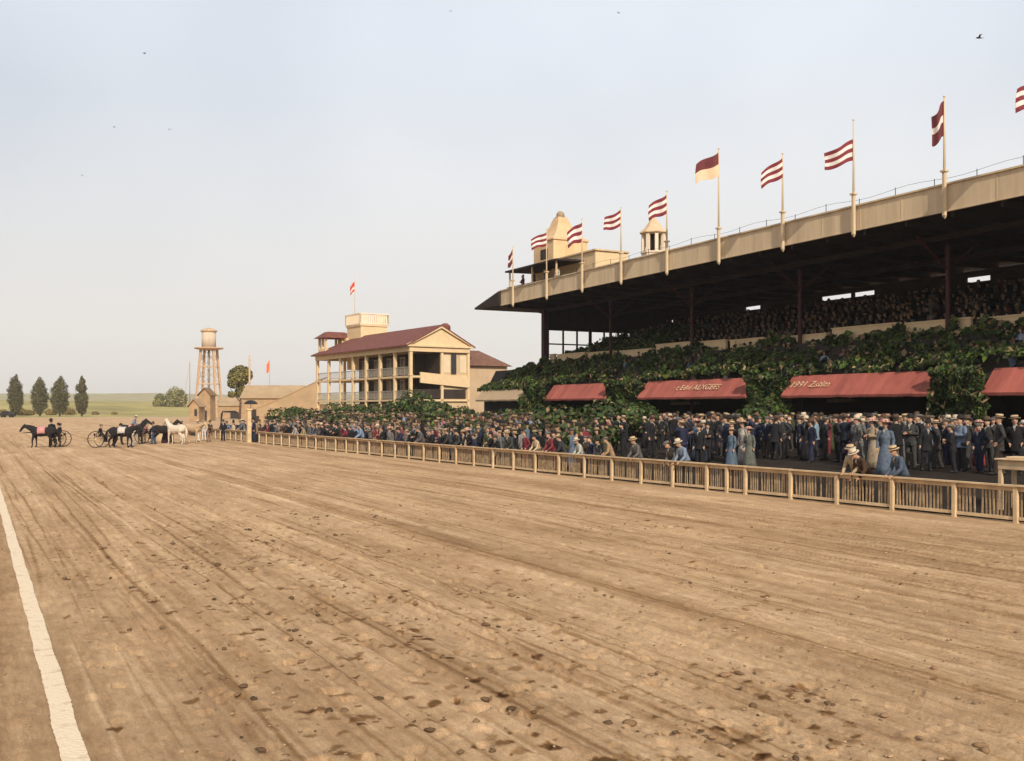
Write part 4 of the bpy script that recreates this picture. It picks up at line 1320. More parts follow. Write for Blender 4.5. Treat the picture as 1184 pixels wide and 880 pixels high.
# ivy bank over the stand front (nobody could count its leaves)
def ivy():
    Cs, Ns, Ss = [], [], []
    n = 36000
    y = RNG.uniform(6, 80.5, n)
    t = RNG.random(n)
    bump_ = vn(y * .5, t * 2.5, 31) * .8 + vn(y * 1.5, t * 5, 32) * .55 + vn(y * 3.5, t * 9, 37) * .3
    x = 44.05 + t * 2.1 - bump_ * .55
    z = 5.08 + t * 2.1 + bump_ * .6 + .08; x = np.where(z < 5.0, np.maximum(x, 44.2), x)
    hole = vn(y * .9, t * 5, 38) < -.13
    keep = (RNG.random(n) < np.clip(1.1 - .75 * (t > .84) , 0, 1)) & ~(hole & (RNG.random(n) < .88))
    Cs.append(np.stack([x, y, z], 1)[keep]); m = int(keep.sum())
    Ns.append(np.stack([-np.ones(m) * .8, np.zeros(m) - .2, np.ones(m) * .6], 1) + RNG.normal(size=(m, 3)) * .65)
    Ss.append(.14 + .38 * RNG.random(m) ** 1.8)
    # sprays breaking over the parapet
    n = 5200
    y = RNG.uniform(6, 79.5, n)
    hh = np.clip(vn(y * .55, y * 0, 41) * 2.2 + vn(y * 1.7, y * 0, 42) * 1.3 + .25, 0, 1.3)
    t = RNG.random(n)
    x = 46.1 + RNG.uniform(-.35, .2, n); z = 6.75 + t * hh
    k2 = hh > .12
    Cs.append(np.stack([x, y, z], 1)[k2]); m = int(k2.sum()); Ns.append(np.stack([-np.ones(m), np.zeros(m) - .2, np.ones(m) * .5], 1) + RNG.normal(size=(m, 3)) * .6); Ss.append(RNG.uniform(.2, .55, m))
    # hanging between the awnings
    for (ya_, yb_) in ((YA(1142), YA(1083)), (YA(910), YA(868)), (YA(743), YA(705)), (YA(635), YA(609))):
        n = int(1700 * (yb_ - ya_) / 2)
        y = RNG.uniform(ya_ - .15, yb_ + .15, n); t = RNG.random(n)
        mid = 1 - np.abs((y - ya_) / (yb_ - ya_) * 2 - 1) ** 4 * .3
        z = 4.9 - t * 3.6 * mid
        bump_ = vn(y * .9, z * .9, 33) + .6 * vn(y * 2.1, z * 2.1, 39)
        x = 43.3 - bump_ * 1.0 + .3 * t
        Cs.append(np.stack([x, y, z], 1))
        Ns.append(np.stack([-np.ones(n), np.zeros(n) - .3, np.ones(n) * .3], 1) + RNG.normal(size=(n, 3)) * .6)
        Ss.append(.2 + .45 * RNG.random(n) ** 1.6)
    # far end, running down past the last awning
    n = 6200
    y = RNG.uniform(79.3, 89.6, n); t = RNG.random(n)
    hh = np.interp(y, [79, 82, 86, 89.5], [7.4, 6.9, 6.3, 5.6]) + 1.1 * vn(y * .9, y * 0, 34)
    x = 43.95 + t * 1.9
    z = 4.7 + (hh - 4.7) * t ** .7 + .3 * vn(y * 2, t * 4, 35)
    Cs.append(np.stack([x, y, z], 1)); Ns.append(np.stack([-np.ones(n) * .8, np.zeros(n) - .2, np.ones(n) * .6], 1) + RNG.normal(size=(n, 3)) * .6); Ss.append(RNG.uniform(.2, .6, n))
    # creeping up the terrace at the far end
    n = 3600
    y = RNG.uniform(66, 79.4, n) ; x = 46.6 + RNG.random(n) ** 1.5 * 7.5
    z = 7.1 + (x - 46.6) * .36 + .35 * vn(y, x, 36) + RNG.uniform(0, .4, n)
    Cs.append(np.stack([x, y, z], 1)); Ns.append(np.stack([-np.ones(n) * .5, np.zeros(n) - .4, np.ones(n) * .8], 1) + RNG.normal(size=(n, 3)) * .5); Ss.append(RNG.uniform(.2, .5, n))
    C, N, S = np.concatenate(Cs), np.concatenate(Ns), np.concatenate(Ss)
    o = link_mesh('ivy', leaf_mesh('ivy', C, N, S, leaf_tints(len(C), (.034, .056, .014), .95, .10, .36), .75))
    tag(o, 'dense dark green ivy banked above and between the grandstand awnings', 'ivy', kind='stuff')
ivy()

# ================================================================== PEOPLE
def bend_fn(lean, zp=.95, xp=0.0):
    def f(p):
        p = Vector(p)
        t = min(1, max(0, (p.z - (zp - .12)) / .24))
        a = lean * t
        if a == 0: return p
        x, z = p.x - xp, p.z - zp
        return Vector((xp + x * math.cos(a) + z * math.sin(a), p.y, zp - x * math.sin(a) + z * math.cos(a)))
    return f
def remesh(mb, voxel, mats, smooth=2, dec=1.0, extra=None, name='body'):
    me = mb.mesh('tmp', mats)
    o = bpy.data.objects.new('tmp', me); COL.objects.link(o)
    md = o.modifiers.new('r', 'REMESH'); md.mode = 'VOXEL'; md.voxel_size = voxel; md.use_smooth_shade = True
    if smooth:
        s = o.modifiers.new('s', 'SMOOTH'); s.iterations = smooth; s.factor = .5
    if dec < 1:
        d = o.modifiers.new('d', 'DECIMATE'); d.ratio = dec
    dg = bpy.context.evaluated_depsgraph_get()
    out = bpy.data.meshes.new_from_object(o.evaluated_get(dg))
    bpy.data.objects.remove(o); bpy.data.meshes.remove(me)
    out.materials.clear()
    for m in mats: out.materials.append(m)
    out.name = name
    if extra:
        bm = bmesh.new(); bm.from_mesh(out)
        for emb in extra:
            em = emb.mesh('e', mats); bm.from_mesh(em); bpy.data.meshes.remove(em)
        bm.to_mesh(out); bm.free()
    for p in out.polygons: p.use_smooth = True
    return out
ARMS = {
    'down': [((-.03, .245, 1.15), (.05, .25, .91))] * 2,
    'pocket': [((-.09, .29, 1.16), (.07, .19, .97))] * 2,
    'crossed': [((.05, .26, 1.17), (.22, -.04, 1.19)), ((.05, .26, 1.17), (.235, -.02, 1.23))],
    'rail': [((.17, .24, 1.18), (.42, .17, 1.10))] * 2,
    'raised': [((.17, .27, 1.37), (.16, .10, 1.60)), ((-.03, .245, 1.15), (.06, .25, .91))],
    'hips': [((-.06, .40, 1.17), (.02, .20, 1.03))] * 2,
    'lap': [((.05, .25, 1.17), (.28, .12, 1.03))] * 2,
    'reins': [((.06, .25, 1.17), (.34, .10, 1.14))] * 2,
}
def make_person(arm='down', legs='stand', lean=0.0, sex='m', voxel=.016, dec=1.0, coat_len=.74, seed=0, turn=0.0):
    rr = random.Random(seed)
    bf = bend_fn(lean)
    P = {}
    sg = [1, -1]
    if legs == 'sit':
        hips = [((0, s * .09, .92), (.42, s * .12, .95), (.44, s * .11, .52)) for s in sg]
    elif legs == 'ride':
        hips = [((0, s * .12, .92), (.28, s * .30, .68), (.10, s * .30, .26)) for s in sg]
    elif legs == 'contra':
        hips = [((0, .09, .92), (.10, .10, .50), (.13, .11, .09)), ((0, -.09, .92), (-.02, -.11, .50), (-.12, -.11, .09))]
    elif legs == 'crouch':
        hips = [((-.1, s * .1, .80), (.20, s * .14, .52), (-.02, s * .12, .09)) for s in sg]
    else:
        hips = [((0, s * .095, .92), (.025, s * .11, .50), (-.01, s * .12, .09)) for s in sg]
    arms = []
    for i, s in enumerate(sg):
        e, wr = ARMS[arm][i]
        arms.append(((0, s * .18, 1.42), (e[0], s * e[1], e[2]), (wr[0], s * wr[1], wr[2])))
    hd = (.035, 0, 1.65)
    ct, st = math.cos(turn), math.sin(turn)
    def hrot(p):
        x, y = p[0] - .02, p[1]
        return (x * ct - y * st + .02, x * st + y * ct, p[2])
    # --- body: one continuous surface
    b = MB()
    tor = [(0, .86, .09, .14), (0, .95, .10, .155), (0, 1.08, .095, .14), (.01, 1.25, .11, .155), (.0, 1.38, .10, .175), (0, 1.45, .07, .13), (0, 1.5, .05, .06)]
    if sex == 'f': tor = [(x, z, a * .92, c * .9) for x, z, a, c in tor]
    b.rings([((x, 0, z), (a, 0, 0), (0, c, 0)) for x, z, a, c in tor], 14)
    b.tube([(0, 0, 1.44), (.02, 0, 1.58)], [.056, .05], 10)
    b.sphere(hrot(hd), .1, 14, 0, (.98, .77, 1.17))
    b.sphere(hrot((.058, 0, 1.583)), .058, 10, 0, (1, .9, .9))
    b.tube([hrot((.12, 0, 1.665)), hrot((.148, 0, 1.628))], [.014, .02], 6)
    for s in sg: b.sphere(hrot((.02, s * .083, 1.645)), .026, 6, 0, (.8, .5, 1.25))
    for h_, k_, a_ in hips:
        b.tube([h_, ((h_[0] + k_[0]) / 2, (h_[1] + k_[1]) / 2, (h_[2] + k_[2]) / 2), k_, ((k_[0] + a_[0]) / 2 - .02, (k_[1] + a_[1]) / 2, (k_[2] + a_[2]) / 2), a_], [.085, .078, .056, .056, .038], 10)
        b.tube([(a_[0] - .03, a_[1], a_[2] - .04), (a_[0] + .15, a_[1] * 1.08, a_[2] - .055)], [.042, .035], 8)
    fing = []
    for i, (s_, e_, w_) in enumerate(arms):
        b.tube([s_, e_, w_], [.052, .042, .03], 10)
        d = (Vector(w_) - Vector(e_)).normalized()
        side = d.cross(Vector((0, 1 if i == 0 else -1, 0)))
        if side.length < .1: side = d.cross(Vector((0, 0, 1)))
        side.normalize(); nrm = side.cross(d).normalized()
        palm = Vector(w_) + d * .05
        b.tube([Vector(w_), palm, Vector(w_) + d * .085], [.028, .038, .034], 8, flat=.6)
        f_ = MB()
        for k, ln in enumerate((.070, .080, .075, .058)):
            root_ = Vector(w_) + d * .08 + side * (k - 1.5) * .018
            k1 = root_ + d * ln * .5 + nrm * ln * .08
            f_.tube([bf(Vector(w_) + d * .055 + side * (k - 1.5) * .015), bf(root_), bf(k1), bf(k1 + d * ln * .35 + nrm * ln * .30)], [.0095, .0095, .009, .007], 6)
        tb = Vector(w_) + d * .03 + side * .03
        f_.tube([bf(tb - side * .012), bf(tb + side * .025 + d * .025), bf(tb + side * .03 + d * .06)], [.012, .011, .008], 6)
        fing.append(f_)
    b.v = [bf(p) for p in b.v]
    face = MB()
    for s in sg: face.sphere(bf(hrot((.118, s * .032, 1.665))), .0125, 6, 1, (.7, 1.2, .8))
    for s in sg: face.tube([bf(hrot((.125, s * .018, 1.69))), bf(hrot((.118, s * .048, 1.69)))], .006, 5, 1)
    face.tube([bf(hrot((.118, -.026, 1.592))), bf(hrot((.124, 0, 1.590))), bf(hrot((.118, .026, 1.592)))], .009, 6, 2)
    P['body'] = remesh(b, voxel, [SKIN, EYE, LIP], 1, dec, fing + [face] if dec == 1 else None, 'person')
    # --- hair
    b = MB()
    b.sphere(hrot((.018, 0, 1.675)), .104, 12, 0, (.98, .80, 1.06))
    if sex == 'f': b.sphere(hrot((-.075, 0, 1.64)), .07, 10)
    b.v = [p for p in b.v]
    def keep(p):
        q = (Vector(p) - Vector((.02, 0, 0)))
        return p
    b.v = [Vector((min(p[0], hrot((.095, 0, 0))[0] if abs(turn) < .1 else p[0]), p[1], max(p[2], 1.60))) for p in b.v]
    b.v = [bf((p[0] - .018, p[1], p[2] + .004)) for p in b.v]
    P['hair'] = b.mesh('hair', [HAIR])
    # --- clothes
    b = MB()
    g = 1.17
    up = [(0, .93, .125, .175), (0, 1.05, .118, .165), (.012, 1.25, .135, .182), (.0, 1.38, .12, .20), (-.003, 1.45, .088, .155), (-.006, 1.505, .062, .078)]
    if sex == 'f': up = [(x, z, a * .93 + (.02 if abs(z - 1.25) < .02 else 0), c * .88) for x, z, a, c in up]
    if legs in ('sit', 'ride', 'crouch') or sex == 'f': low = [(0, .84, .13, .18)]
    else: low = [(0, coat_len, .145 + .06 * (.95 - coat_len), .20 + .06 * (.95 - coat_len)), (0, .85, .135, .19)]
    b.rings([((x, 0, z), (a, 0, 0), (0, c, 0)) for x, z, a, c in low + up], 16)
    for s_, e_, w_ in arms:
        w2 = Vector(e_).lerp(Vector(w_), .97)
        b.tube([Vector(s_) + Vector((0, -.03 if s_[1] > 0 else .03, .0)), s_, Vector(s_).lerp(Vector(e_), .5), e_, w2], [.06, .073, .066, .058, .047], 10)
    if arm == 'x': pass
    b.v = [bf(p) for p in b.v]
    P['jacket'] = remesh(b, voxel, [CLOTH], 1, dec, None, 'jacket')
    if sex == 'm':
        b = MB()
        b.rings([((hips[0][0][0] if legs == 'crouch' else 0, 0, z), (a, 0, 0), (0, c, 0)) for z, a, c in (((.72, .12, .16), (.80, .13, .175), (.92, .11, .16)) if legs == 'crouch' else ((.84, .115, .165), (.93, .115, .165), (1.02, .105, .15)))], 14)
        for h_, k_, a_ in hips:
            b.tube([h_, ((h_[0] + k_[0]) / 2, (h_[1] + k_[1]) / 2, (h_[2] + k_[2]) / 2), k_, ((k_[0] + a_[0]) / 2, (k_[1] + a_[1]) / 2, (k_[2] + a_[2]) / 2), (a_[0], a_[1], a_[2] - .02)], [.105, .096, .078, .074, .07], 10)
        P['trousers'] = remesh(b, voxel, [CLOTH], 1, dec, None, 'trousers')
    else:
        b = MB()
        pr = [(.03, .30), (.30, .27), (.62, .225), (.86, .175), (1.0, .12), (1.06, .112)]
        n = 28
        vs_, fs = [], []
        for z, r in pr:
            for k in range(n):
                a = 2 * math.pi * k / n
                q = r * (1 + .05 * math.sin(a * 7 + seed) * (1 - z))
                vs_.append(bf((q * math.cos(a) * .95, q * math.sin(a) * 1.05, z)))
        for i in range(len(pr) - 1):
            for k in range(n):
                k2 = (k + 1) % n
                fs.append((i * n + k, i * n + k2, (i + 1) * n + k2, (i + 1) * n + k))
        fs.append(tuple(range(n))[::-1])
        b.add(vs_, fs, 0, True)
        P['skirt'] = b.mesh('skirt', [CLOTH])
    b = MB()
    b.rings([(bf((0, 0, 1.49)), (.068, 0, 0), (0, .076, 0)), (bf((.012, 0, 1.54)), (.06, 0, 0), (0, .062, 0))], 12)
    b.add([bf(p) for p in ((.145, -.035, 1.44), (.145, .035, 1.44), (.12, .0, 1.30), (.075, -.04, 1.50), (.075, .04, 1.50))], [(0, 1, 2), (0, 3, 4, 1)])
    P['collar'] = b.mesh('collar', [mat('white_linen', (.26, .235, .205), .9, .06, 6)])
    P['shoes'] = []
    for h_, k_, a_ in hips:
        b = MB()
        z0 = a_[2] - .09
        b.rings([((a_[0] - .085, a_[1], z0 + .05), (0, .03, 0), (0, 0, .045)), ((a_[0] - .05, a_[1], z0 + .055), (0, .042, 0), (0, 0, .055)), ((a_[0] + .06, a_[1] * 1.04, z0 + .045), (0, .046, 0), (0, 0, .045)), ((a_[0] + .15, a_[1] * 1.08, z0 + .032), (0, .044, 0), (0, 0, .032)), ((a_[0] + .20, a_[1] * 1.1, z0 + .025), (0, .022, 0), (0, 0, .022))], 10)
        P['shoes'].append(b.mesh('shoe', [SHOE]))
    P['head'] = bf(hrot((.02, 0, 1.725)))
    P['lean'] = lean; P['turn'] = turn
    return P
def hat_mesh(kind):
    b = MB()
    if kind == 'straw boater':
        b.lathe([(.1, -.004), (.165, -.002), (.167, .008), (.105, .012), (.102, .085), (.09, .094), (.002, .095)], n=18); b.lathe([(.1065, .012), (.1045, .048)], n=18, mi=1); ms = [STRAW, BAND]
    elif kind == 'black bowler':
        b.lathe([(.1, .002), (.145, .014), (.15, .02), (.145, .022), (.108, .014), (.106, .06), (.09, .11), (.05, .138), (.002, .146)], n=16); ms = [mat('felt_black', (.014, .012, .012), .8, .2, 5)]
    elif kind == 'flat cap':
        b.sphere((-.005, 0, .028), .12, 12, 0, (1.05, 1.0, .42)); b.rings([((.08, 0, .01), (.0, 0, .012), (0, .085, 0)), ((.15, 0, -.006), (.0, 0, .008), (0, .055, 0))], 10); ms = [mat('tweed_grey', (.11, .10, .09), .95, .3, 20)]
    elif kind == 'brown fedora':
        b.lathe([(.1, 0), (.15, -.004), (.158, .004), (.15, .008), (.107, .012), (.102, .07), (.085, .12), (.045, .118), (.002, .105)], n=16); b.lathe([(.1085, .012), (.1055, .04)], n=16, mi=1); ms = [mat('felt_brown', (.085, .05, .03), .85, .2, 5), BAND]
    elif kind == 'panama hat':
        b.lathe([(.1, 0), (.16, -.008), (.168, 0), (.16, .004), (.107, .012), (.102, .075), (.085, .12), (.04, .118), (.002, .112)], n=16); b.lathe([(.1085, .012), (.1055, .036)], n=16, mi=1); ms = [mat('panama', (.48, .39, .28), .85, .08, 8), BAND]
    else:  # wide hat with flowers
        b.lathe([(.1, 0), (.24, .006), (.25, .016), (.235, .02), (.115, .02), (.11, .08), (.08, .11), (.002, .115)], n=18)
        for k in range(7):
            a = k * .9 + .4
            b.sphere((.12 * math.cos(a), .12 * math.sin(a), .05), .035, 6, 1)
        ms = [mat('hat_cream', (.38, .29, .20), .85, .1, 8), mat('hat_roses', (.40, .12, .14), .9, .3, 20)]
    return b.mesh('hat', ms)
HATS = ['straw boater', 'black bowler', 'flat cap', 'brown fedora', 'panama hat', 'flowered hat']
HATM = {k: hat_mesh(k) for k in HATS}

COATS = {'black suit': (.010, .010, .012), 'charcoal suit': (.030, .029, .030), 'navy coat': (.016, .020, .042), 'brown jacket': (.050, .028, .016), 'slate-blue coat': (.055, .075, .11), 'grey jacket': (.09, .086, .082),
         'white shirt': (.40, .36, .33), 'cream jacket': (.36, .27, .18), 'olive coat': (.045, .05, .022), 'maroon coat': (.13, .022, .03), 'pale-blue shirt': (.15, .195, .26), 'tan jacket': (.30, .20, .115)}
DRESSES = {'black dress': (.012, .011, .013), 'white dress': (.34, .31, .28), 'slate-blue dress': (.085, .11, .15), 'pink dress': (.26, .11, .11), 'grey dress': (.10, .095, .09), 'cream dress': (.26, .20, .135), 'plum dress': (.045, .018, .030), 'red dress': (.18, .025, .025)}
TROUS = [(.012, .012, .013), (.02, .02, .022), (.035, .03, .028), (.05, .045, .04), (.03, .02, .015)]
POSES = {'standing': ('down', 'stand', 0, 'm', 0.0), 'hands in pockets': ('pocket', 'contra', 0, 'm', .25), 'arms folded': ('crossed', 'stand', -.03, 'm', -.2), 'shading eyes': ('raised', 'contra', .03, 'm', 0.0),
         'hands on hips': ('hips', 'stand', 0, 'm', .35), 'head turned': ('down', 'contra', .04, 'm', -.7), 'leaning forward': ('rail', 'stand', .38, 'm', 0.0), 'stooping low': ('rail', 'crouch', .62, 'm', 0.0),
         'f standing': ('down', 'stand', 0, 'f', .15), 'f arms folded': ('crossed', 'stand', 0, 'f', -.3), 'f shading eyes': ('raised', 'stand', 0, 'f', 0.0), 'f leaning forward': ('rail', 'stand', .3, 'f', 0.0)}
PROTO, FARP = {}, {}
for i, (k, a) in enumerate(POSES.items()):
    PROTO[k] = make_person(a[0], a[1], a[2], a[3], .016, 1.0, .72 if i % 2 else .78, i, a[4])
SITP = make_person('lap', 'sit', .12, 'm', .016, 1.0, .8, 50)
RIDEP = make_person('reins', 'ride', .22, 'm', .016, 1.0, .8, 51)

def place_person(P, loc, rz, coat, trous, hat, label, group, scale=1.0, hair=True):
    o = link_mesh('person', P['body'], None, loc, rz)
    o.scale = (scale,) * 3
    o.rotation_euler = (RP.gauss(0, .025), RP.gauss(.02, .04), rz)
    tag(o, label, 'person', group)
    def sub(n, me, col=None):
        c = link_mesh(n, me, o)
        if col is not None: c.color = (*col, 1)
        return c
    sub('jacket', P['jacket'], coat)
    if 'trousers' in P: sub('trousers', P['trousers'], trous)
    else: sub('skirt', P['skirt'], coat)
    sub('collar', P['collar'])
    if hair: sub('hair', P['hair'])
    if 'skirt' not in P:
        for s in P['shoes']: sub('shoe', s)
    if hat:
        h = sub('hat', HATM[hat]); h.location = P['head']; h.rotation_euler = (0, P['lean'] * .75 - .06, P['turn'])
        h.scale = (1.06,) * 3
    return o
RP = random.Random(23)
def cjit(c): k = RP.uniform(.75, 1.3); return tuple(min(.8, x * k * RP.uniform(.93, 1.07)) for x in c)
USED = set()
def px_of(p):
    D = p[0] * SA + p[1] * CA; lat = p[0] * CA - p[1] * SA
    return CX + FPX * lat / D
def place_phrase(px):
    for lim, t in ((238, 'left of far fence'), (288, 'behind far short fence'), (330, 'right of gate post'), (366, 'left of clubhouse'), (420, 'below clubhouse far bays'), (474, 'below clubhouse near bays'),
                   (520, 'below clubhouse gable'), (556, 'below clubhouse back wing'), (610, 'below tan awning'), (636, 'by narrow ivy gap'), (706, 'below small red awning'),
                   (744, 'by wide ivy gap'), (868, 'below farther lettered awning'), (911, 'between lettered awnings'), (1000, 'below nearer awning\'s lettering'), (1083, 'below nearer awning\'s plain half'),
                   (1142, 'by rightmost ivy gap'), (9999, 'below rightmost awning')):
        if px < lim: return t
def someone(x, y, rz, row, poses, group, scale=1.0, weights=None, women=.18, dark=.5, force=None):
    z = apron_z(x, y) if x > fence_x(y) + .3 else 0.0
    pl = place_phrase(px_of((x, y)))
    for tr in range(60):
        if force and tr == 0: kind, coat, hat = force
        else:
            if RP.random() < women:
                kind = RP.choice(['f standing', 'f arms folded', 'f shading eyes'] if 'leaning forward' not in poses else ['f leaning forward', 'f standing'])
                coat = RP.choice(list(DRESSES) + ['black dress', 'black dress', 'grey dress']); hat = RP.choice(['flowered hat', 'flowered hat', 'straw boater', 'panama hat'])
            else:
                kind = RP.choice(poses)
                coat = RP.choice(['black suit', 'charcoal suit', 'navy coat', 'black suit', 'black suit']) if RP.random() < dark else RP.choice(list(COATS))
                hat = RP.choices(['straw boater', 'black bowler', 'flat cap', 'brown fedora', 'panama hat', None], [1.8, 3.8, 4.4, 3.8, .6, 1.5])[0]
        f = kind.startswith('f ')
        pose = kind[2:] if f else kind
        lab = f"{'woman' if f else 'man'} in {coat}, {hat}, {pose}, {row}, {pl}" if hat else f"bareheaded man in {coat}, {pose}, {row}, {pl}"
        if lab not in USED: break
    USED.add(lab)
    c = (DRESSES if f else COATS)[coat]
    tr_ = RP.choice(TROUS) if coat in ('white shirt', 'cream jacket', 'pale-blue shirt', 'tan jacket', 'brown jacket', 'grey jacket', 'slate-blue coat') else tuple(v * 1.1 for v in c)
    return place_person(PROTO[kind], (x, y, z), rz, cjit(c), cjit(tr_), hat, lab, group, scale * RP.uniform(.89, 1.08))
W = math.pi                         # facing -X, towards the track
GA = 'spectators standing on the apron'
GR = 'spectators packed along the rail'
ST = ['standing', 'hands in pockets', 'arms folded', 'shading eyes', 'hands on hips', 'head turned']
# the few set apart in the photograph
def spec(px, py, kind, coat, hat, lab, rz=W, scale=1.0, z=None, fence=False):
    if fence is not False:
        p = at_X(px, 23.0 + (px - 620) / 564.0); p = at_X(px, fence_x(p.y) + fence); zz = apron_z(p.x, p.y)
    else:
        zz = .70 if z is None else z
        p = at_ground(px, py, zz)
        zz = apron_z(p.x, p.y) if z is None else z
    f = kind.startswith('f ')
    c = (DRESSES if f else COATS)[coat]
    USED.add(lab)
    place_person(PROTO[kind], (p.x, p.y, zz), rz, c, RP.choice(TROUS), hat, lab, GA if fence is False else GR, scale)
    TAKEN.append((p.x, p.y))
TAKEN = []
spec(991, 0, 'leaning forward', 'cream jacket', 'straw boater', 'man in cream jacket and straw boater bending over the near picket fence', W + .15, 1.04, fence=.42)
spec(1005, 0, 'stooping low', 'brown jacket', 'panama hat', 'stooping man in brown jacket beside the cream jacketed man at the fence', W - .2, 1.04, fence=.45)
spec(1047, 0, 'leaning forward', 'slate-blue coat', 'straw boater', 'man in slate coat and boater leaning on the fence, nearest the camera', W - .3, 1.06, fence=.42)
spec(784, 0, 'stooping low', 'grey jacket', 'flat cap', 'stooping man in grey jacket and flat cap at the fence below the farther lettered awning', W, 1.03, fence=.45)
spec(797, 0, 'leaning forward', 'pale-blue shirt', 'panama hat', 'man in pale-blue shirt and panama bending beside the stooping grey man', W, 1.03, fence=.45)
spec(740, 0, 'leaning forward', 'grey jacket', 'straw boater', 'man in grey jacket and boater leaning on the fence below the wide ivy gap', W, 1.03, fence=.45)
spec(1024, 545, 'f standing', 'slate-blue dress', 'flowered hat', 'tall woman in slate-blue dress standing behind the bending men', W + .4, 1.12)
spec(990, 539, 'f standing', 'grey dress', 'panama hat', 'woman in long grey dress with her back to the dark crowd', W - .5, 1.08)
spec(1012, 541, 'f arms folded', 'cream dress', 'flowered hat', 'woman in cream dress between the two in blue and grey', W, 1.05)
spec(1155, 549, 'hands in pockets', 'charcoal suit', 'straw boater', 'big man in charcoal suit and boater striding alone near the wooden stand', W - .8, 1.14)
spec(1110, 541, 'standing', 'black suit', 'panama hat', 'tall man in black suit and pale panama left of the striding man', W, 1.1)
spec(861, 534, 'f standing', 'white dress', 'flowered hat', 'woman in long white dress at the left front of the apron crowd', W, 1.06)
spec(886, 530, 'hands on hips', 'navy coat', 'flat cap', 'man in navy coat with hands on hips right of the white dress', W + .3, 1.05)
# apron crowd
def clear(x, y, d=.55): return all((x - a) ** 2 + (y - b) ** 2 > d * d for a, b in TAKEN)
def n_people(g): return sum(1 for o in bpy.data.objects if o.get('group') == g)
cnt = 0
for row, (x0, x1, n, sp) in enumerate(((27.4, 30.4, 24, .8), (30.6, 32.8, 36, .9), (33.0, 35.4, 38, .7), (35.6, 39.5, 34, .65))):
    tries = 0; k = 0
    while k < n and tries < 3000:
        tries += 1
        x = RP.uniform(x0, x1)
        pxr = RP.uniform(690, 870) if row == 0 else RP.uniform(745 if row > 1 else 800, 1192)
        p = at_X(pxr, x)
        if not clear(x, p.y, sp * .8): continue
        TAKEN.append((x, p.y))
        face = W + RP.gauss(0, .5) if RP.random() < .72 else RP.uniform(0, 6.28)
        someone(x, p.y, face, ('in front', 'second row', 'mid crowd', 'at back')[row], ST, GA, 1.06, dark=.90, women=.07)
        k += 1
# rail crowd, two deep
yy = 33.2
while yy < 86.0:
    x = fence_x(yy) + RP.uniform(.42, .55)
    if clear(x, yy, .45) and RP.random() < (.62 if yy < 45 else .92):
        someone(x, yy, W + RP.gauss(0, .25), 'at the rail', ['leaning forward', 'leaning forward', 'arms folded', 'standing', 'shading eyes'], GR, 1.0, dark=.52, women=.12)
    yy += RP.uniform(.62, .86) if yy < 60 else RP.uniform(.75, 1.0)
yy = 35.0
while yy < 86.0:
    x = fence_x(yy) + RP.uniform(1.15, 1.7)
    if RP.random() < (.45 if yy < 44 else .9):
        someone(x, yy, W + RP.gauss(0, .4), 'second row', ST, GR, 1.02, dark=.55, women=.12)
    yy += RP.uniform(.85, 1.15)
# far fence
for k in range(11):
    yy = 88.2 + k * 1.15
    someone(fence_x(yy) + RP.uniform(.5, 1.2), yy, W + RP.gauss(0, .3), 'at the fence', ['leaning forward', 'standing', 'arms folded', 'head turned'], 'spectators behind the far short fence', 1.0, dark=.45, women=.2)
for px, dz in ((294.5, 0), (301, .4)):
    p = at_depth(px, HY, 88.0)
    someone(p.x, p.y, W, 'tall beside post', ['standing'], 'men beside the gate post', 1.16, force=('standing', 'navy coat', 'black bowler'), women=0)

# people in the viewing box on the roof
for k in range(8):
    yy = yb0 + .8 + k * 1.0
    hat = RP.choice(['straw boater', 'black bowler', 'panama hat', None]); kind = ['standing', 'arms folded', 'hands on hips', 'head turned', 'shading eyes', 'hands in pockets', 'standing', 'arms folded'][k]
    coat = ['white shirt', 'black suit', 'brown jacket', 'cream jacket', 'charcoal suit', 'grey jacket', 'maroon coat', 'navy coat'][k]
    lab = f"{'man' if hat else 'bareheaded man'} in {coat}{' and ' + hat if hat else ''}, {POSES and kind}, in the roof viewing box"
    place_person(PROTO[kind], (43.0 + .5 * (k % 2), yy, 13.1), W + RP.gauss(0, .4), COATS[coat], RP.choice(TROUS), hat, lab, 'people in the roof viewing box', .95)

# ---- the mass beyond counting: deeper rows behind the rail, and the terraces
def low_figure(P, hat, hatcol, ratio):
    """one low figure with a part id per vertex"""
    V, F, I = [], [], []
    def addm(me, pid, M=None):
        o_ = len(V)
        dm = bpy.data.objects.new('t', me); COL.objects.link(dm)
        d = dm.modifiers.new('d', 'DECIMATE'); d.ratio = min(1, ratio / max(1, len(me.polygons)))
        tm = bpy.data.meshes.new_from_object(dm.evaluated_get(bpy.context.evaluated_depsgraph_get()))
        bpy.data.objects.remove(dm)
        tm.calc_loop_triangles()
        for v in tm.vertices: V.append(tuple(M @ v.co if M else v.co)); I.append(pid)
        for t in tm.loop_triangles: F.append([o_ + q for q in t.vertices])
        bpy.data.meshes.remove(tm)
    addm(P['jacket'], 0); addm(P['body'], 1)
    if 'trousers' in P: addm(P['trousers'], 2)
    else: addm(P['skirt'], 0)
    if hat:
        addm(HATM[hat], 3, Matrix.Translation(P['head']) @ Matrix.Scale(1.05, 4))
    else: addm(P['hair'], 3)
    return np.array(V), np.array(F), np.array(I), hatcol
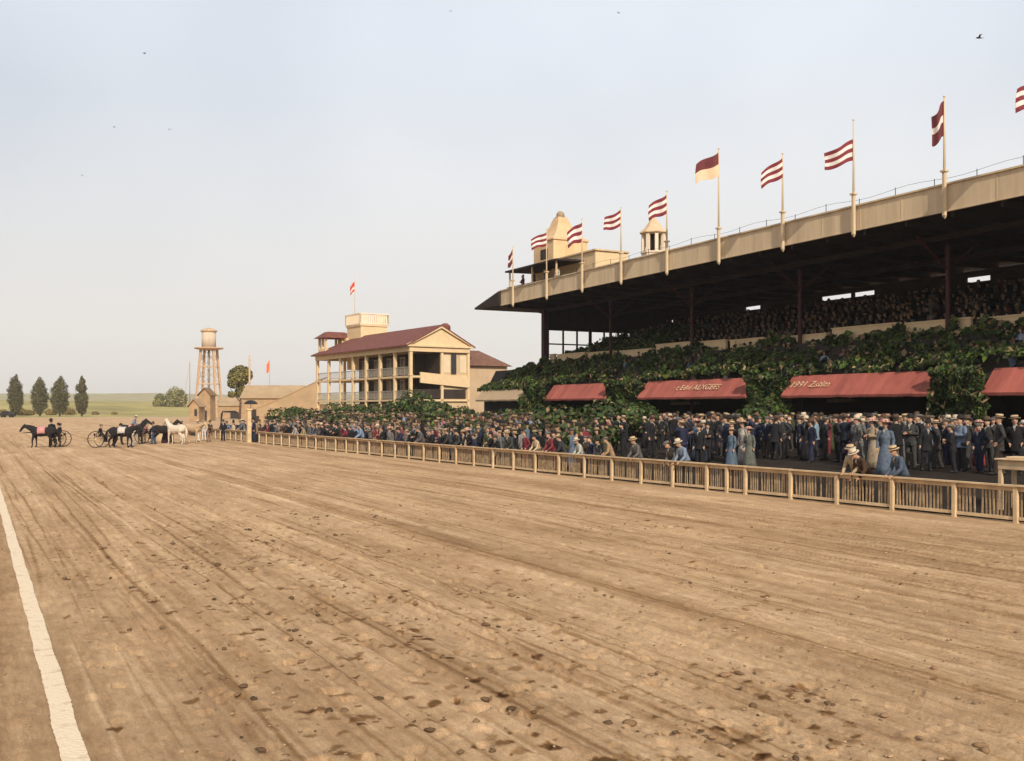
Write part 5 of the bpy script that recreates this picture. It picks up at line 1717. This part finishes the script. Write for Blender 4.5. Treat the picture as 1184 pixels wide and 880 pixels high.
def figures(name, spots, protos, palette, label):
    Vs, Fs, Ts = [], [], []
    off = 0
    pal = np.array(palette)
    for (x, y, z, rz, s) in spots:
        V, F, I, hc = protos[RNG.integers(len(protos))]
        c, sn = math.cos(rz), math.sin(rz)
        W_ = np.stack([x + s * (V[:, 0] * c - V[:, 1] * sn), y + s * (V[:, 0] * sn + V[:, 1] * c), z + s * V[:, 2]], 1)
        coat = pal[RNG.integers(len(pal))] * RNG.uniform(.7, 1.3)
        cols = np.stack([coat, np.array([.40, .245, .165]) * RNG.uniform(.2, .9), coat * .8 + .005, np.array(hc) * RNG.uniform(.7, 1.15)])
        Vs.append(W_); Fs.append(F + off); Ts.append(cols[I]); off += len(V)
    V, F, T = np.concatenate(Vs), np.concatenate(Fs), np.concatenate(Ts)
    me = np_mesh(name, V, F, [FIGURE], True)
    at = me.color_attributes.new('tint', 'FLOAT_COLOR', 'POINT')
    at.data.foreach_set('color', np.concatenate([T, np.ones((len(T), 1))], 1).astype(np.float32).ravel())
    o = link_mesh(name, me)
    tag(o, label, 'crowd', kind='stuff')
PALETTE = [(.012, .012, .014)] * 5 + [(.03, .03, .03)] * 3 + [(.02, .025, .045), (.05, .03, .018), (.10, .13, .18), (.14, .13, .125), (.26, .235, .21), (.20, .15, .10), (.04, .045, .02), (.16, .025, .035), (.17, .20, .26), (.24, .10, .10)]
hats_ = [('straw boater', (.27, .19, .11)), ('black bowler', (.015, .013, .013)), ('flat cap', (.11, .10, .09)), ('brown fedora', (.06, .04, .025)), (None, (.04, .025, .015)), ('brown fedora', (.08, .05, .03))]
stand_p = [low_figure(PROTO[k], h, c, 130) for k, (h, c) in zip(['standing', 'arms folded', 'f standing', 'head turned', 'hands in pockets', 'f arms folded'], hats_)]
sit_p = [low_figure(SITP, h, c, 110) for h, c in hats_]
spots = []
for r in range(8):
    yy = 40 + RNG.uniform(0, .6) + max(0, (r - 2) * 3)
    while yy < 92:
        x = fence_x(yy) + 2.3 + r * 1.0 + RNG.uniform(-.35, .35)
        if RNG.random() < .82: spots.append((x, yy, apron_z(x, yy), W + RNG.normal() * .5, RNG.uniform(.98, 1.09)))
        yy += RNG.uniform(.6, .95)
for q in range(110):
    x = RNG.uniform(39.5, 43.4); yy = RNG.uniform(x / 1.33, x / .72)
    spots.append((x, yy, apron_z(x, yy), W + RNG.normal() * .6, RNG.uniform(1.0, 1.1)))
for q in range(130):                # a few stand among the ivy on the front bank
    yy = RNG.uniform(27, 80); t_ = RNG.random()
    spots.append((44.5 + 1.5 * t_, yy, 3.6 + 1.9 * t_ + RNG.uniform(-.2, .3), W + RNG.normal() * .5, 1.0))
figures('standing_crowd', spots, stand_p, PALETTE, 'packed standing crowd in hats behind the rail rows')
spots = []
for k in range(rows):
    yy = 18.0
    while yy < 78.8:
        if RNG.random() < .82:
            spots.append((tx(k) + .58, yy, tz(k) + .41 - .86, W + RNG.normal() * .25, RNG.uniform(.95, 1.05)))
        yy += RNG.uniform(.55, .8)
SHADEP = [(.008, .008, .009)] * 8 + [(.018, .018, .018)] * 4 + [(.012, .015, .025), (.025, .016, .010), (.035, .045, .06), (.16, .14, .12), (.09, .018, .022)]  # shade under the stand roof put into the coat colours
figures('seated_crowd', spots, sit_p, SHADEP, 'dim mass of seated spectators on the shaded terraces')

# ================================================================== HORSES AND SULKIES
def make_horse(head='up', seed=0):
    r = random.Random(seed)
    b = MB()
    prof = [(-1.02, 1.20, .12, .10), (-.92, 1.22, .25, .20), (-.68, 1.22, .335, .275), (-.3, 1.16, .325, .285), (.1, 1.13, .34, .28), (.42, 1.17, .345, .26), (.66, 1.22, .27, .19), (.78, 1.24, .16, .12)]
    b.rings([((x, 0, z), (0, ry, 0), (0, 0, rz2)) for x, z, rz2, ry in prof], 16)
    if head == 'up': nk = [(.50, 0, 1.30), (.80, 0, 1.58), (1.0, 0, 1.86)]; hd = [(.98, 0, 1.87), (1.22, 0, 1.72), (1.42, 0, 1.54)]; ea = (.98, 1.98)
    else: nk = [(.50, 0, 1.28), (.92, 0, 1.46), (1.22, 0, 1.58)]; hd = [(1.2, 0, 1.60), (1.40, 0, 1.40), (1.54, 0, 1.18)]; ea = (1.2, 1.71)
    b.tube(nk, [.26, .17, .115], 12, flat=1.0)
    b.tube(hd, [.125, .095, .065], 10)
    for s in (1, -1):
        b.tube([(ea[0], s * .06, ea[1] - .05), (ea[0] - .01, s * .08, ea[1] + .08)], [.035, .012], 6)
        st = r.uniform(-.12, .12)
        b.tube([(-.74, s * .14, 1.12), (-.60 + st * .3, s * .17, .84), (-.86 + st, s * .15, .54), (-.83 + st, s * .15, .18), (-.77 + st, s * .15, .07)], [.22, .135, .068, .045, .055], 10)
        b.tube([(-.77 + st, s * .15, .08), (-.73 + st, s * .15, .0)], [.055, .07], 8, sm=False)
        st2 = r.uniform(-.1, .12)
        b.tube([(.48, s * .15, 1.05), (.50 + st2 * .4, s * .145, .80), (.52 + st2, s * .14, .52), (.51 + st2, s * .14, .17), (.55 + st2, s * .14, .07)], [.16, .105, .062, .042, .05], 10)
        b.tube([(.55 + st2, s * .14, .08), (.58 + st2, s * .14, 0)], [.052, .068], 8, sm=False)
    H = {'body': remesh(b, .026, [cloth_mat('horse_coat', .18)], 2, 1, None, 'horse')}
    b = MB(); b.tube([(-.98, 0, 1.34), (-1.14, 0, 1.22), (-1.22, .02, .95), (-1.2, .03, .62), (-1.16, .02, .42)], [.05, .07, .10, .085, .02], 8); H['tail'] = b.mesh('tail', [cloth_mat('horse_coat', .18)])
    b = MB()
    b.tube([Vector(nk[0]) + Vector((.02, 0, .28)), Vector(nk[1]) + Vector((-.10, 0, .15)), Vector(nk[2]) + Vector((-.09, 0, .07)), Vector(ea and (ea[0] + .03, 0, ea[1] - .01))], [.03, .06, .055, .03], 8, flat=.6); H['mane'] = b.mesh('mane', [cloth_mat('horse_coat', .18)])
    b = MB()
    b.rings([((x, 0, 1.20), (0, .30, 0), (0, 0, .352)) for x in (-.28, -.1, .1, .26)], 20)
    b.f = b.f[:]; 
    vs2 = [(x, y, max(z, .98)) for x, y, z in b.v]; b.v = vs2
    H['cloth'] = b.mesh('saddle_cloth', [CLOTH])
    return H
HU, HD_ = make_horse('up', 1), make_horse('low', 2)
def horse(H, px, py, rz, col, mane, label, cloth=None, scale=1.0, D=None):
    p = at_ground(px, py)
    o = link_mesh('horse', H['body'], None, (p.x, p.y, 0), rz); o.scale = (scale,) * 3; o.color = (*col, 1)
    tag(o, label, 'horse', 'horses and sulkies on the far track')
    for k in ('tail', 'mane'):
        c = link_mesh(k, H[k], o); c.color = (*mane, 1)
    if cloth:
        c = link_mesh('saddle_cloth', H['cloth'], o); c.color = (*cloth, 1)
    return o
BLK, MAN = (.014, .012, .012), (.008, .007, .007)
RT = -AZ                           # heading right in the picture
GP = 'riders and grooms with the horses'
def off(px, py, d=0, s=0):           # forward d along the right-heading direction
    p = at_ground(px, py); return Vector((p.x + CA * d + SA * s, p.y - SA * d + CA * s, 0))
def sulky(px, py, label, rz=RT):
    p = at_ground(px, py)
    root = empty('sulky', (p.x, p.y, 0), rz, label, 'sulky', 'horses and sulkies on the far track')
    for s in (1, -1):
        wh = empty('wheel', (0, s * .58, .62)); wh.parent = root
        b = MB()
        n = 28
        va, fs = [], []
        for k in range(n):
            a = 2 * math.pi * k / n
            for (r_, y_) in ((.62, .025), (.62, -.025), (.57, -.02), (.57, .02)): va.append((r_ * math.cos(a), y_, r_ * math.sin(a)))
        for k in range(n):
            for q in range(4):
                fs.append((k * 4 + q, k * 4 + (q + 1) % 4, ((k + 1) % n) * 4 + (q + 1) % 4, ((k + 1) % n) * 4 + q))
        b.add(va, fs); b.build('rim', SHOE, wh)
        b = MB()
        for k in range(12):
            a = 2 * math.pi * k / 12; b.tube([(.03 * math.cos(a), 0, .03 * math.sin(a)), (.58 * math.cos(a), 0, .58 * math.sin(a))], .012, 5)
        b.tube([(0, -.07, 0), (0, .07, 0)], .05, 8); b.build('spokes', CREAM, wh)
    b = MB(); b.tube([(0, -.58, .62), (0, .58, .62)], .03, 8); b.build('axle', SHOE, root)
    for s in (1, -1):
        b = MB(); b.tube([(-.1, s * .36, .78), (.7, s * .36, .85), (1.6, s * .34, 1.05), (2.6, s * .32, 1.12)], [.03, .03, .026, .022], 6); b.build('shaft', SHOE, root)
    b = MB(); b.box((-.28, -.26, .82), (.16, .26, .90), 0, None, .02); b.box((-.32, -.26, .9), (-.28, .26, 1.05)); b.build('seat', REDCOL, root)
    return root
LT = RT + math.pi
horse(HD_, 48.5, 517.5, LT + .1, BLK, MAN, 'lone black horse with pink saddle cloth, farthest left on the track', (.46, .22, .20), 1.02)
sulky(70, 516.8, 'sulky hitched to the lone black horse at far left', LT + .1)
p = at_ground(70, 516.8); place_person(SITP, (p.x, p.y, .02), LT + .1, COATS['black suit'], TROUS[0], 'black bowler', 'driver in black on the sulky of the lone black horse', GP, .98)
p = off(54, 517, 0, 1.0); place_person(PROTO['head turned'], p, RT + 2.6, COATS['black suit'], TROUS[0], 'black bowler', 'man in black standing behind the lone black horse', GP, 1.16)
p = off(63, 516.8, 0, 1.0); place_person(PROTO['arms folded'], p, RT + 3.6, COATS['charcoal suit'], TROUS[0], 'flat cap', 'man in charcoal beside the shafts of the leftmost sulky', GP, 1.0)
sulky(114.5, 517.5, 'light sulky with tall spoked wheels behind the left hand team horse')
p = at_ground(114.5, 517.5); place_person(SITP, (p.x, p.y, .02), RT, COATS['black suit'], TROUS[0], 'flat cap', 'driver in black seated on the left sulky', GP, .96)
q = off(114.5, 517.5, 1.75); 
def horse_at(H, v, rz, col, mane, label, cloth=None, scale=1.0):
    o = horse(H, 500, 600, rz, col, mane, label, cloth, scale); o.location = (v.x, v.y, 0); return o
horse_at(HD_, q, RT, BLK, MAN, 'black horse with lowered head harnessed to the left sulky', (.45, .40, .36))
p = off(127, 516, 0, .7); place_person(PROTO['stooping low'], p, RT, COATS['black suit'], TROUS[0], 'black bowler', 'stooping groom in black behind the harnessed horse', GP, 1.05)
horse_at(HU, off(151, 514, 0, .5), RT + .15, BLK, MAN, 'black horse carrying the rider in pale blue', (.55, .25, .25), 1.04)
p = off(150, 514, 0, .5); place_person(RIDEP, (p.x, p.y, .58), RT + .15, COATS['pale-blue shirt'], (.55, .5, .46), 'panama hat', 'rider in pale-blue shirt on the middle black horse', GP, 1.0)
p = off(160, 513, 0, 1.2); place_person(PROTO['standing'], p, RT + 2.5, DRESSES['pink dress'], TROUS[1], 'flat cap', 'groom in faded pink coat beside the middle black horse', GP, 1.06)
p = off(153.5, 516, 0, -.2); place_person(PROTO['head turned'], p, RT + 3.9, COATS['white shirt'], (.5, .47, .43), 'flat cap', 'groom in white standing before the middle black horse', GP, .98)
sulky(166.5, 513.0, 'second sulky partly hidden between the middle and right black horses', RT + .1)
p = at_ground(166.5, 513.0); place_person(SITP, (p.x, p.y, .02), RT + .1, DRESSES['pink dress'], TROUS[1], 'flat cap', 'driver in pink seated on the second sulky', GP, .96)
horse_at(HU, off(166.5, 513.0, 1.75), RT + .1, (.02, .014, .012), MAN, 'dark horse at the right end of the black team', None, 1.0)
p = off(178, 513.5, 0, 0); place_person(PROTO['hands in pockets'], p, RT + 3.4, COATS['navy coat'], (.04, .06, .11), 'brown fedora', 'groom in navy trousers before the right dark horse', GP, 1.0)
horse_at(HU, off(203, 513.5), RT + math.pi - .5, (.55, .46, .36), (.5, .43, .35), 'white horse turned left among people in white', None, 1.05)
horse_at(HD_, off(224, 512), RT - .5, (.42, .29, .17), (.30, .2, .12), 'tan horse standing by the end of the far fence', None, 1.05)
for px, py, kind, coat, tr_, hat, lab in ((197, 512, 'head turned', 'black suit', (.02, .02, .02), 'straw boater', 'man in black jacket and boater left of the white horse'), (211, 511.5, 'standing', 'white shirt', (.55, .48, .42), 'flat cap', 'groom in white shirt and pale trousers by the white horse'),
                                 (191, 512.5, 'f standing', 'plum dress', (.1, .1, .1), 'flowered hat', 'woman in plum dress between dark and white horses'), (229, 510.5, 'hands on hips', 'slate-blue coat', (.6, .55, .5), 'panama hat', 'man in slate jacket and white trousers by the fence end'),
                                 (236, 509.5, 'standing', 'white shirt', (.55, .5, .46), 'straw boater', 'man all in white at the far fence end'), (241, 510.5, 'arms folded', 'brown jacket', (.25, .15, .1), 'brown fedora', 'man in brown with folded arms before the far fence'), (258, 510, 'hands in pockets', 'black suit', (.01, .01, .01), 'black bowler', 'man in black standing on the track before the far fence')):
    p = off(px, py); c = (DRESSES if kind.startswith('f ') else COATS)[coat]
    place_person(PROTO[kind], p, RT - 1.6 + RP.gauss(0, .6), c, tr_, hat, lab, GP, 1.02)
# straw bale on the track
p = off(187.5, 511); root = empty('straw_heap', (p.x, p.y, 0), RT, 'low heap of pale straw on the track right of the dark horses', 'straw')
b = MB(); b.sphere((0, 0, .18), .55, 14, 0, (1.1, .8, .95)); b.sphere((.4, .1, .12), .35, 10)
b.v = [(x + .05 * math.sin(z * 30 + y * 20), y + .05 * math.sin(x * 25), max(z, -.05)) for x, y, z in b.v]; b.build('straw', STRAW, root)

# parasol, carriage, far wagon, wooden stand
p = at_depth(290, HY, 92); root = empty('parasol', (p.x, p.y, 0), 0, 'dark round parasol standing above the gate post', 'parasol')
b = MB(); b.tube([(0, 0, 0), (0, 0, 3.55)], .03, 6); b.build('shaft', SHEDW, root)
b = MB()
b.lathe([(.66, 3.28), (.55, 3.45), (.34, 3.6), (.05, 3.68)], n=10, sm=False); b.lathe([(.66, 3.28), (.53, 3.41), (.32, 3.55), (.05, 3.62)], n=10, sm=False); b.build('canopy', SHOE, root)
p = at_depth(268, HY, 100); root = empty('carriage', (p.x, p.y, 0), RT + .3, 'dark hooded carriage parked behind the far short fence', 'carriage')
b = MB(); b.box((-1.0, -.6, .75), (.9, .6, 1.25), 0, None, .05); b.box((.9, -.5, .75), (1.4, .5, .95), 0, None, .03); b.build('body', mat('carriage_black', (.02, .016, .015), .35, .2, 3), root)
b = MB(); b.prism([(-1.05, 2.35), (-.9, 2.62), (.3, 2.68), (.6, 2.5), (.58, 2.44), (-.85, 2.5), (-1.0, 1.25), (-1.1, 1.25)], 1, -.62, .62); b.build('hood', SHOE, root)
for x, r_ in ((-.7, .6), (1.0, .48)):
    for s in (1, -1):
        b = MB()
        for k in range(20):
            a, c = 2 * math.pi * k / 20, 2 * math.pi * (k + 1) / 20
            b.beam((x + r_ * math.cos(a), s * .7, r_ + r_ * math.sin(a)), (x + r_ * math.cos(c), s * .7, r_ + r_ * math.sin(c)), .05, .05, up=(0, 1, 0))
        for k in range(10):
            a = 2 * math.pi * k / 10; b.beam((x, s * .7, r_), (x + r_ * math.cos(a), s * .7, r_ + r_ * math.sin(a)), .03, .03, up=(0, 1, 0))
        b.build('wheel', SHOE, root)
p = at_depth(8.5, HY, 300); root = empty('wagon', (p.x, p.y, 0), RT, 'dark low wagon standing under the leftmost poplar', 'wagon')
b = MB(); b.box((-1.9, -.8, .55), (1.9, .8, 1.25), 0, None, .1); b.prism([(-1.5, 1.253), (1.2, 1.253), (.9, 1.85), (-1.3, 1.85)], 1, -.75, .75); b.build('body', MATS['carriage_black'], root)
for x in (-1.2, 1.25):
    for s in (1, -1):
        b = MB(); b.tube([(x, s * .72, .42), (x, s * .9, .42)], .42, 16, sm=False); b.build('wheel', SHOE, root)
p = at_X(1183, 26.2); z0 = apron_z(p.x, p.y)
root = empty('wooden_stand', (p.x, p.y, z0), 0, 'plain wooden stand with tan board top behind the fence', 'stand')
b = MB(); b.box((-.35, -.55, 1.16), (.35, .55, 1.42), 0, None, .01); b.box((-.42, -.62, 1.423), (.42, .62, 1.47), 0, None, .01); b.build('top', TAN, root)
for sx in (-.29, .29):
    for sy in (-.49, .49):
        b = MB(); b.box((sx - .05, sy - .05, 0), (sx + .05, sy + .05, 1.16)); b.build('leg', TAN, root)
b = MB(); b.box((-.3, -.3, 1.473), (.25, .35, 1.53), 0, Matrix.Rotation(.2, 4, 'Z'), .01); tag(b.build('board', TAN, None, (p.x, p.y, z0)), 'loose tan board lying on the plain wooden stand', 'board')

# birds
def bird(px, py, D, span, rz, flap, label):
    p = at_depth(px, py, D)
    root = empty('bird', p, rz, label, 'bird', 'birds in the sky')
    b = MB(); s = span
    b.tube([(-.28 * s, 0, 0), (-.1 * s, 0, 0), (.1 * s, 0, .01 * s), (.2 * s, 0, .02 * s), (.27 * s, 0, .015 * s)], [.02 * s, .055 * s, .06 * s, .04 * s, .01 * s], 8); b.add([(-.26 * s, -.02 * s, 0), (-.26 * s, .02 * s, 0), (-.42 * s, .06 * s, 0), (-.42 * s, -.06 * s, 0)], [(0, 1, 2, 3)])
    b.build('body', SHOE, root)
    for k in (1, -1):
        b = MB()
        q = [(.1, .03, 0), (-.08, .03, 0), (-.06, .25, .16 * flap), (.08, .27, .18 * flap), (-.12, .5, .12 * flap), (-.02, .5, .13 * flap)]
        va = [(x * s, k * y * s, z * s) for x, y, z in q] + [(x * s, k * y * s, z * s + .012 * s) for x, y, z in q]
        fs = [(0, 1, 2, 3), (3, 2, 4, 5)]
        b.add(va, fs + [tuple(i + 6 for i in f[::-1]) for f in fs] + [(0, 3, 9, 6), (3, 5, 11, 9), (5, 4, 10, 11), (4, 2, 8, 10), (2, 1, 7, 8)])
        b.build('wing', SHOE, root)
for px, py, D, sp, rz2, fl, lab in ((1132, 44, 62, .75, 2.6, 1.0, 'largest bird, flying high above the grandstand roof'), (715, 15, 150, .7, 2.2, .6, 'tiny bird at the top edge above the cupola'), (521, 13, 150, .6, 1.0, .8, 'tiny bird at the top edge above the roof end'), (167, 62, 170, .9, .5, 1.2, 'bird highest in the left of the sky'),
                            (132, 147, 160, .7, 2.9, .5, 'left bird of the pair at one height'), (196, 150, 160, .7, 1.9, 1.0, 'right bird of the pair at one height'), (95, 203, 170, .6, .3, .7, 'lowest bird in the left of the sky')):
    bird(px, py, D, sp, rz2, fl, lab)

# ================================================================== HAZE: the hot dusty air
b = MB(); b.box((-1500, -60, -6), (1500, 2400, 48))
hm = bpy.data.materials.new('haze'); hm.use_nodes = True
ht_ = hm.node_tree
for n in list(ht_.nodes):
    if n.type == 'BSDF_PRINCIPLED': ht_.nodes.remove(n)
pv = ht_.nodes.new('ShaderNodeVolumePrincipled')
pv.inputs['Color'].default_value = (1, .985, .965, 1)
pv.inputs['Density'].default_value = HAZE
pv.inputs['Anisotropy'].default_value = .2
ht_.links.new(pv.outputs[0], ht_.nodes['Material Output'].inputs['Volume'])
if HAZE > 0:
    ho = b.build('haze', hm)
    tag(ho, 'pale warm haze hanging over the track and fields', 'haze', kind='stuff')
